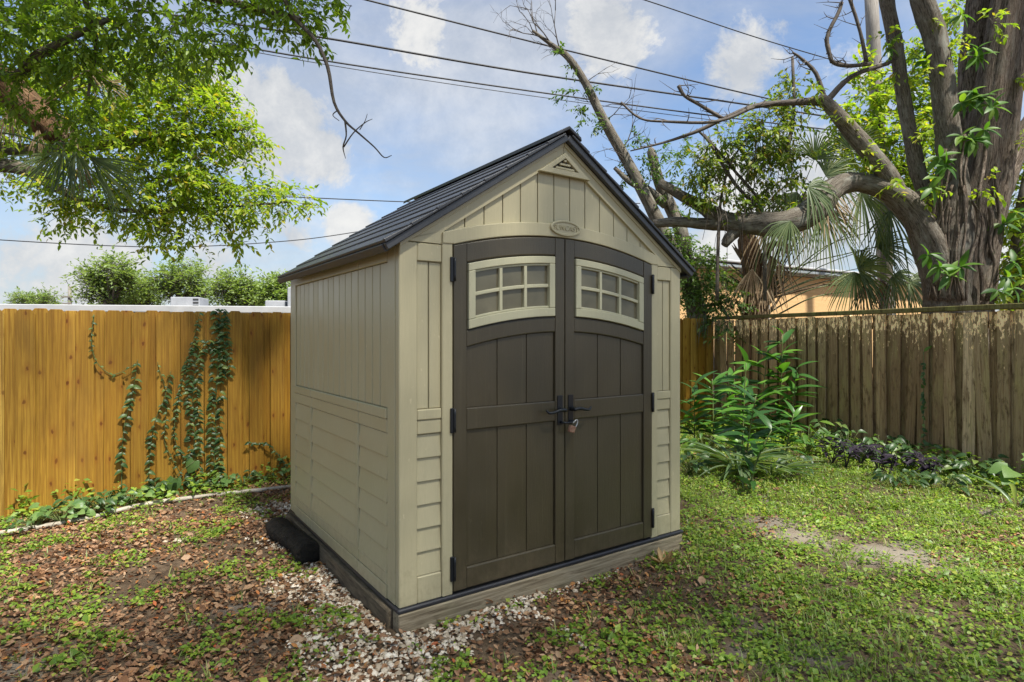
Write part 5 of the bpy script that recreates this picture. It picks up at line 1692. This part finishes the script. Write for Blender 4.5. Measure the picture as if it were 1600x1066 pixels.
# ------------------------------------------------------------------ planting in the right corner
def ginger(label, px, py, h, n, size, seed, lean=(0, 0), Y=None):
    rg = np.random.default_rng(seed)
    c = gpx(px, py)
    c[2] = float(gz(c[0], c[1]))
    t = empty('ginger_plant', tuple(c)); tag(t, label, 'plant', 'tall leafy plants in the fence corner')
    top = np.array([lean[0], lean[1], h])
    pth = [np.zeros(3), top * .5 + np.array([lean[0] * -.15, 0, 0]), top]
    Q, _ = smooth_path(pth, [.01, .008, .005], 12)
    tubes('stem', [([tuple(q) for q in Q], list(np.linspace(.012, .005, 12)))], M['petiole'], t, 6, res=1)
    a0 = rg.uniform(0, 6.28)
    n = int(n * 2.3)
    for k in range(n):
        f = .15 + .85 * k / (n - 1)
        q = Q[min(11, int(f * 11))]
        a = a0 + k * math.pi + rg.normal(0, .55)
        d = np.array([math.cos(a), math.sin(a) * .8, rg.uniform(-.1, .9) + (.5 if k > n - 3 else 0)])
        leaf(t, ME_GINGER, q, d, (rg.normal(0, .2), -.35, 1), size * rg.uniform(.7, 1.25), rg.uniform(.85, 1.2))
for k, q in enumerate([('tallest leafy ginger plant standing against the old fence', 1218, 690, 1.58, 17, .42, (.0, -.1)),
          ('bright ginger plant just left of the tallest one', 1190, 690, 1.30, 13, .40, (.08, 0)),
          ('ginger plant in the middle with upright bright shoots', 1160, 712, 1.20, 14, .36, (.05, 0)),
          ('ginger plant leaning out low above the strap leaves', 1165, 735, .85, 12, .34, (.10, -.05)),
          ('ginger plant in front of the amber fence corner', 1115, 700, .95, 12, .34, (-.02, 0)),
          ('ginger plant nearest the shed wall', 1085, 700, .85, 11, .32, (.0, 0)),
          ('short young ginger shoot standing out on the lawn edge', 1170, 768, .62, 6, .28, (.22, -.02)),
          ('ginger plant half hidden behind the middle one', 1140, 692, 1.0, 12, .34, (.0, 0)),
          ('dark ginger plant at the foot of the old fence', 1235, 695, 1.1, 11, .34, (.05, -.1)),
          ('low ginger plant right of the strap leaved clump', 1228, 715, .55, 10, .26, (.1, 0))]):
    ginger(q[0], q[1], q[2], q[3], q[4], q[5], 500 + k, q[6])

def strap_clump(label, px, py, n, L, seed):
    rg = np.random.default_rng(seed)
    c = gpx(px, py); c[2] = float(gz(c[0], c[1]))
    t = empty('strap_leaf_plant', tuple(c)); tag(t, label, 'plant')
    for k in range(n):
        a = rg.uniform(0, 6.28); e = rg.uniform(.35, 1.5)
        leaf(t, ME_STRAP, (math.cos(a) * .04, math.sin(a) * .04, .05), (math.cos(a), math.sin(a), e), (-math.cos(a) * e, -math.sin(a) * e, 1), L * rg.uniform(.7, 1.15), rg.uniform(.7, 1.3))
strap_clump('arching pale green strap leaved clump in the fence corner', 1152, 742, 60, .60, 3)
strap_clump('smaller strap leaved tuft right of the arching clump', 1205, 752, 34, .45, 4)

def purple(label, px, py, seed):
    rg = np.random.default_rng(seed)
    c = gpx(px, py); c[2] = float(gz(c[0], c[1]))
    t = empty('purple_plant', tuple(c)); tag(t, label, 'plant', 'purple leaved plants along the old fence')
    st = []
    for k in range(5):
        a = rg.uniform(0, 6.28)
        top = np.array([math.cos(a) * .1, math.sin(a) * .08, rg.uniform(.16, .30)])
        st.append(([(0, 0, 0), tuple(top * .5), tuple(top)], [.006, .005, .004]))
        for j in range(5):
            b = rg.uniform(0, 6.28)
            leaf(t, ME_PURPLE, top * (.6 + .1 * j), (math.cos(b), math.sin(b), rg.uniform(-.1, .8)), (0, -.3, 1), rg.uniform(.09, .15))
    tubes('stems', st, simple_purple, t, 5)['kind'] = 'stuff'
simple_purple = M['purple_leaf']
for k, (px, py) in enumerate(((1290, 712), (1300, 728), (1322, 735), (1345, 728), (1372, 738), (1388, 748), (1420, 742), (1450, 752))):
    purple(['purple plant nearest the tall ginger', 'purple plant second from the ginger, lower in front', 'purple plant third along the old fence', 'purple plant fourth along the old fence, set back', 'purple plant fifth along the old fence', 'purple plant sixth along, out on the lawn edge', 'purple plant seventh along the old fence', 'purple plant farthest right along the old fence'][k], px, py, 700 + k)

def border_plant(label, px, py, seed, me, n, size, tall, spread):
    weed('border_plant', label, px, py, n, size, me, seed, 'plant', 'green border plants along the old fence', tall, spread)
for k, q in enumerate((('bushy green plant between ginger and purple leaves', 1262, 712, ME_CLIMB, 26, .16, .45, .22), ('light green rounded plant amid the purple leaves', 1325, 716, ME_VINE, 26, .10, .36, .14), ('leafy green plant behind the fourth purple plant', 1355, 722, ME_VINE, 22, .11, .30, .16),
           ('large leaved plant at the right edge before the old fence', 1592, 772, ME_HEART, 5, .22, .38, .12), ('low green plant at foot of leaning fence boards', 1480, 765, ME_VINE, 20, .10, .16, .18), ('green weed by the shed right corner under the amber fence', 1078, 745, ME_VINE, 26, .10, .30, .18), ('leafy weed beside the strap leaved clump toward the shed', 1100, 722, ME_CLIMB, 24, .14, .36, .2), ('low leafy plant before the small strap leaved tuft', 1240, 745, ME_VINE, 24, .10, .26, .2),
           ('green clump behind the first purple plant', 1296, 704, ME_VINE, 40, .11, .42, .22), ('green clump behind the fifth purple plant', 1378, 722, ME_VINE, 36, .10, .34, .22), ('green clump behind the seventh purple plant', 1425, 731, ME_VINE, 36, .10, .28, .24), ('broad green clump under the creeper on the old fence', 1455, 742, ME_VINE, 34, .09, .24, .26), ('green clump by the leaning boards of the old fence', 1525, 752, ME_VINE, 36, .10, .26, .26), ('low green clump in front of the sixth purple plant', 1400, 760, ME_VINE, 36, .08, .18, .24))):
    border_plant(q[0], q[1], q[2], 800 + k, q[3], q[4], q[5], q[6], q[7])
strap_clump('few wide strap leaves at the right picture edge', 1588, 800, 7, .6, 7)

def fence_vine():
    rg = np.random.default_rng(51)
    P = [rf_px(1448, py, .03) for py in (690, 660, 630, 600, 570, 550)]
    base = P[0]
    t = empty('creeper_vine', tuple(base)); tag(t, 'short dark creeper hanging on the old grey brown fence', 'vine')
    tubes('stem', [([tuple(q - base) for q in P], [.004] * 6)], M['petiole'], t, 5)
    for k in range(40):
        f = rg.uniform(0, 4.4); i = int(f); q = P[i] * (1 - f + i) + P[i + 1] * (f - i)
        leaf(t, ME_VINE, q - base + np.array([-.02, -.02, 0]), (rg.normal(-.3, .6), -.4, rg.normal(-.5, .4)), (-.6, -.5, .6), rg.uniform(.04, .065))
    leaf(t, ME_CLIMB, P[-1] - base, (.5, -.3, .7), (-.6, -.6, .6), .12)
fence_vine()

# ------------------------------------------------------------------ loose cover on the ground
def sample_ground(n, x0, x1, y0, y1, dens):
    x = rng.uniform(x0, x1, n); y = rng.uniform(y0, y1, n)
    vis = (np.abs(x) < y * .92 + .3)
    keep = vis & (rng.random(n) < dens(x, y))
    # clear of the shed and the far side of the fences
    u, w = to_shed(x, y)
    keep &= ~((u > -.05) & (u < W + .03) & (w > -.05) & (w < D + .05))
    nl = np.array([LD[1], -LD[0]])
    keep &= ((x - LA[0]) * nl[0] + (y - LA[1]) * nl[1]) > .03
    nr = np.array([RD[1], -RD[0]])
    keep &= ((x - RA[0]) * nr[0] + (y - RA[1]) * nr[1]) > .05
    x, y = x[keep], y[keep]
    return np.stack([x, y, gz(x, y)], 1)

def shed_dist(x, y):
    u, w = to_shed(x, y)
    du = np.maximum(np.maximum(-u, u - W), 0); dw = np.maximum(np.maximum(-w, w - D), 0)
    return np.hypot(du, dw), u, w
def gravel_d(x, y):
    d, u, w = shed_dist(x, y)
    nz = fbm(x, y, 2.3)
    side = np.where(u < 0, 1.0, 0)
    reach = np.where(u < .05, .55, np.where(u < .75, .46, np.where(u < 1.6, .10, .24)))
    reach = np.where((u < 0) & (w > .9), .62, reach)
    v = 1.0 - np.where((u < 0) & (w > .45), .38, 0) - d / reach + (nz - .5) * 2.8
    return np.clip(v * 1.1, 0, 1) * (d < 1.1)
def right_side(x, y):
    # lawn (1) against leaf litter (0)
    return np.clip((x - .5 + (y - 3.2) * .05 + (fbm(x, y, .8) - .5) * 1.6) / 1.0, 0, 1)
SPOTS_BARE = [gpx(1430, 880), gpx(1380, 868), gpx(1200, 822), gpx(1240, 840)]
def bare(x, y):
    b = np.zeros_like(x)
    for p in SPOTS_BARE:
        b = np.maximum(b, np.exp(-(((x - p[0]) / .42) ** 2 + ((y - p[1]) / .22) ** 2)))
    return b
def fence_band(x, y):
    nr = np.array([RD[1], -RD[0]]); d2 = (x - RA[0]) * nr[0] + (y - RA[1]) * nr[1]
    return np.clip(1.15 - d2 / 1.0 + (fbm(x, y, 1.5) - .5), 0, 1)
def lfence_band(x, y):
    nl = np.array([LD[1], -LD[0]]); d1 = (x - LA[0]) * nl[0] + (y - LA[1]) * nl[1]
    return np.clip(1.2 - d1 / .45 + (fbm(x, y, 1.5) - .5) * .8, 0, 1)

def yaw(n, flat=.25):
    a = rng.uniform(0, 2 * np.pi, n)
    return np.stack([np.cos(a), np.sin(a), rng.normal(0, flat, n)], 1)

# gravel
ICO = None
def chip_template():
    V = np.array([(1, 0, 0), (-1, 0, 0), (0, 1, 0), (0, -1, 0), (0, 0, 1), (0, 0, -1), (.6, .6, .5), (-.6, .6, .45), (-.6, -.6, .5), (.6, -.6, .45)], float) * np.array([.62, .5, .42])
    Fc = np.array([(0, 6, 4), (6, 2, 4), (2, 7, 4), (7, 1, 4), (1, 8, 4), (8, 3, 4), (3, 9, 4), (9, 0, 4), (0, 2, 6), (2, 1, 7), (1, 3, 8), (3, 0, 9)])
    return V, Fc
P = sample_ground(70000, -3.4, 2.6, 2.2, 6.0, gravel_d)
nP = len(P)
nh = np.array([0, 0, 1.0]) + rng.normal(0, .35, (nP, 3))
P[:, 2] += rng.uniform(0, .012, nP)
o = scatter_obj('gravel', [scatter(chip_template(), P, yaw(nP), nh, rng.uniform(.010, .026, nP) * rng.choice([1, 1, 1.5], nP))], M['gravel'])
tag(o, 'white limestone gravel spread round the shed base', 'gravel', None, 'stuff')

# dead leaves
LIT = leaf_template(3, .62, .14, .22, .42, wave=.03)
LIT2 = leaf_template(3, .45, .3, -.25, .45)
def litter_d(x, y):
    lawn = right_side(x, y)
    cl = fbm(x, y, 1.7)
    return np.clip((1 - lawn) * (.25 + 1.0 * np.clip((cl - .25) * 2.2, 0, 1)) + lawn * .25 * np.clip((cl - .42) * 6, 0, 1.5), 0, 1) * (1 - .35 * gravel_d(x, y)) * (1 - .5 * fence_band(x, y))
bt = []
for tm, N, s0, s1 in ((LIT, 115000, .014, .046), (LIT2, 115000, .013, .042), (LIT, 4500, .05, .085)):
    P = sample_ground(N, -5.6, 5.6, 2.0, 10.5, litter_d)
    n = len(P)
    P[:, 2] += rng.uniform(.004, .022, n)
    nh = np.array([0, 0, 1.0]) + rng.normal(0, .55, (n, 3))
    bt.append(scatter(tm, P, yaw(n), nh, rng.uniform(s0, s1, n)))
o = scatter_obj('leaf_litter', bt, M['litter'])
tag(o, 'brown fallen leaves scattered over the yard', 'leaf litter', None, 'stuff')

# weeds and ground cover
def weed_d(x, y):
    lawn = right_side(x, y)
    c = fbm(x, y, 1.9)
    c2 = fbm(x + 20, y + 3, 3.4)
    left = .8 * np.clip((c2 - .485) * 6, 0, 1)
    rt = .45 + .55 * np.clip((c - .30) * 4, 0, 1)
    v = lawn * rt + (1 - lawn) * left
    return np.clip(np.maximum(np.maximum(v, fence_band(x, y)), lfence_band(x, y) * .6), 0, 1) * (1 - .8 * bare(x, y)) * (1 - .72 * gravel_d(x, y))
ROUND = leaf_template(2, .8, .10, .15, .5)
def rosettes(N, k, s0, s1, h0, h1, dens, tm, y1=10.5):
    P = sample_ground(N, -5.6, 5.8, 2.0, y1, dens)
    n = len(P)
    rep = np.repeat(np.arange(n), k)
    h = rng.uniform(h0, h1, n)
    big = rng.uniform(.75, 1.3, n)
    d = yaw(n * k, .3)
    off = d * (rng.uniform(.0, .035, n * k) * big[rep])[:, None]
    off[:, 2] = h[rep] * rng.uniform(.3, 1, n * k)
    d[:, 2] += rng.uniform(-.1, .5, n * k)
    nh = np.array([0, -.15, 1.0]) + rng.normal(0, .35, (n * k, 3))
    return scatter(tm, P[rep] + off, d, nh, rng.uniform(s0, s1, n * k) * big[rep])
bt = [rosettes(60000, 6, .014, .030, .008, .045, weed_d, ROUND),
      rosettes(9000, 6, .025, .05, .02, .08, lambda x, y: weed_d(x, y) * np.clip((fbm(x + 5, y, 1.3) - .42) * 5, 0, 1), leaf_template(2, .55, .14, .2, .45)),
      rosettes(17000, 8, .035, .075, .03, .27, lambda x, y: np.maximum(fence_band(x, y), lfence_band(x, y) * .35), leaf_template(2, .5, .14, .2, .45))]
o = scatter_obj('ground_cover', bt, M['weed'])
tag(o, 'low green weeds covering the lawn and the yard edges', 'ground cover', None, 'stuff')

# grass blades
BLADE = (np.array([(0, -.05, 0), (0, .05, 0), (.55, -.035, .02), (.55, .035, .02), (1, 0, -.12)], float), np.array([(0, 2, 1), (1, 2, 3), (2, 4, 3)], int))
def grass_d(x, y):
    return np.clip(right_side(x, y) * (.3 + np.clip((fbm(x + 9, y + 2, 2.3) - .4) * 5, 0, 1)) + .04, 0, 1) * (1 - .9 * bare(x, y)) * (1 - .8 * gravel_d(x, y))
P = sample_ground(26000, -5.5, 5.8, 2.0, 9.5, grass_d)
n = len(P); k = 6
rep = np.repeat(np.arange(n), k)
d = yaw(n * k, .1); d[:, 2] = rng.uniform(.5, 2.2, n * k)
hor = -d.copy(); hor[:, 2] = 1.0
o = scatter_obj('grass', [scatter(BLADE, P[rep] + rng.normal(0, .014, (n * k, 3)) * np.array([1, 1, 0]), d, hor, rng.uniform(.03, .085, n * k))], M['grass'])
tag(o, 'thin grass blades growing through the lawn weeds', 'grass', None, 'stuff')

# twigs on the ground
P = sample_ground(420, -5, 5, 2.2, 7, lambda x, y: .55 + 0 * x)
tw = []
for p in P:
    a = rng.uniform(0, 6.28); L = rng.uniform(.04, .16)
    q = p + np.array([math.cos(a) * L, math.sin(a) * L, .012]); m_ = (p + q) / 2 + np.array([rng.normal(0, .008), rng.normal(0, .008), .012])
    tw.append(([tuple(p + np.array([0, 0, .008])), tuple(m_), tuple(q)], [.0025, .0025, .0015]))
o = tubes('twig_litter', tw, M['twig'], None, 4, res=1)
tag(o, 'short dry twigs lying among the fallen leaves', 'twigs', None, 'stuff')

# curled dry clusters beside the shed
def dry_cluster(label, px, py, n, size, seed, col):
    rg = np.random.default_rng(seed)
    c = gpx(px, py); c[2] = float(gz(c[0], c[1])) + .012
    t = empty('dry_leaf_cluster', tuple(c)); tag(t, label, 'dead leaves')
    for k in range(n):
        a = rg.uniform(0, 6.28)
        leaf(t, col, (math.cos(a) * .015, math.sin(a) * .015, 0), (math.cos(a), math.sin(a), rg.uniform(.1, 1.1)), (0, 0, 1), size * rg.uniform(.7, 1.1))
ME_DRY = shared('leaf', leaf_template(4, .34, .35, -.35, .45), leafmat('dry_tan_leaf', [(0, (.36, .22, .09)), (1, (.55, .38, .18))], trans=.1, obj=True))
ME_RUST = shared('leaf', leaf_template(4, .5, .2, .2, .45), leafmat('rust_leaf', [(0, (.38, .16, .05)), (1, (.5, .26, .10))], trans=.1, obj=True))
dry_cluster('curled tan dried flower head on the gravel near shed corner', 1037, 890, 14, .095, 1, ME_DRY)
dry_cluster('rusty curled dead leaves against the shed base timber', 772, 952, 6, .085, 2, ME_RUST)
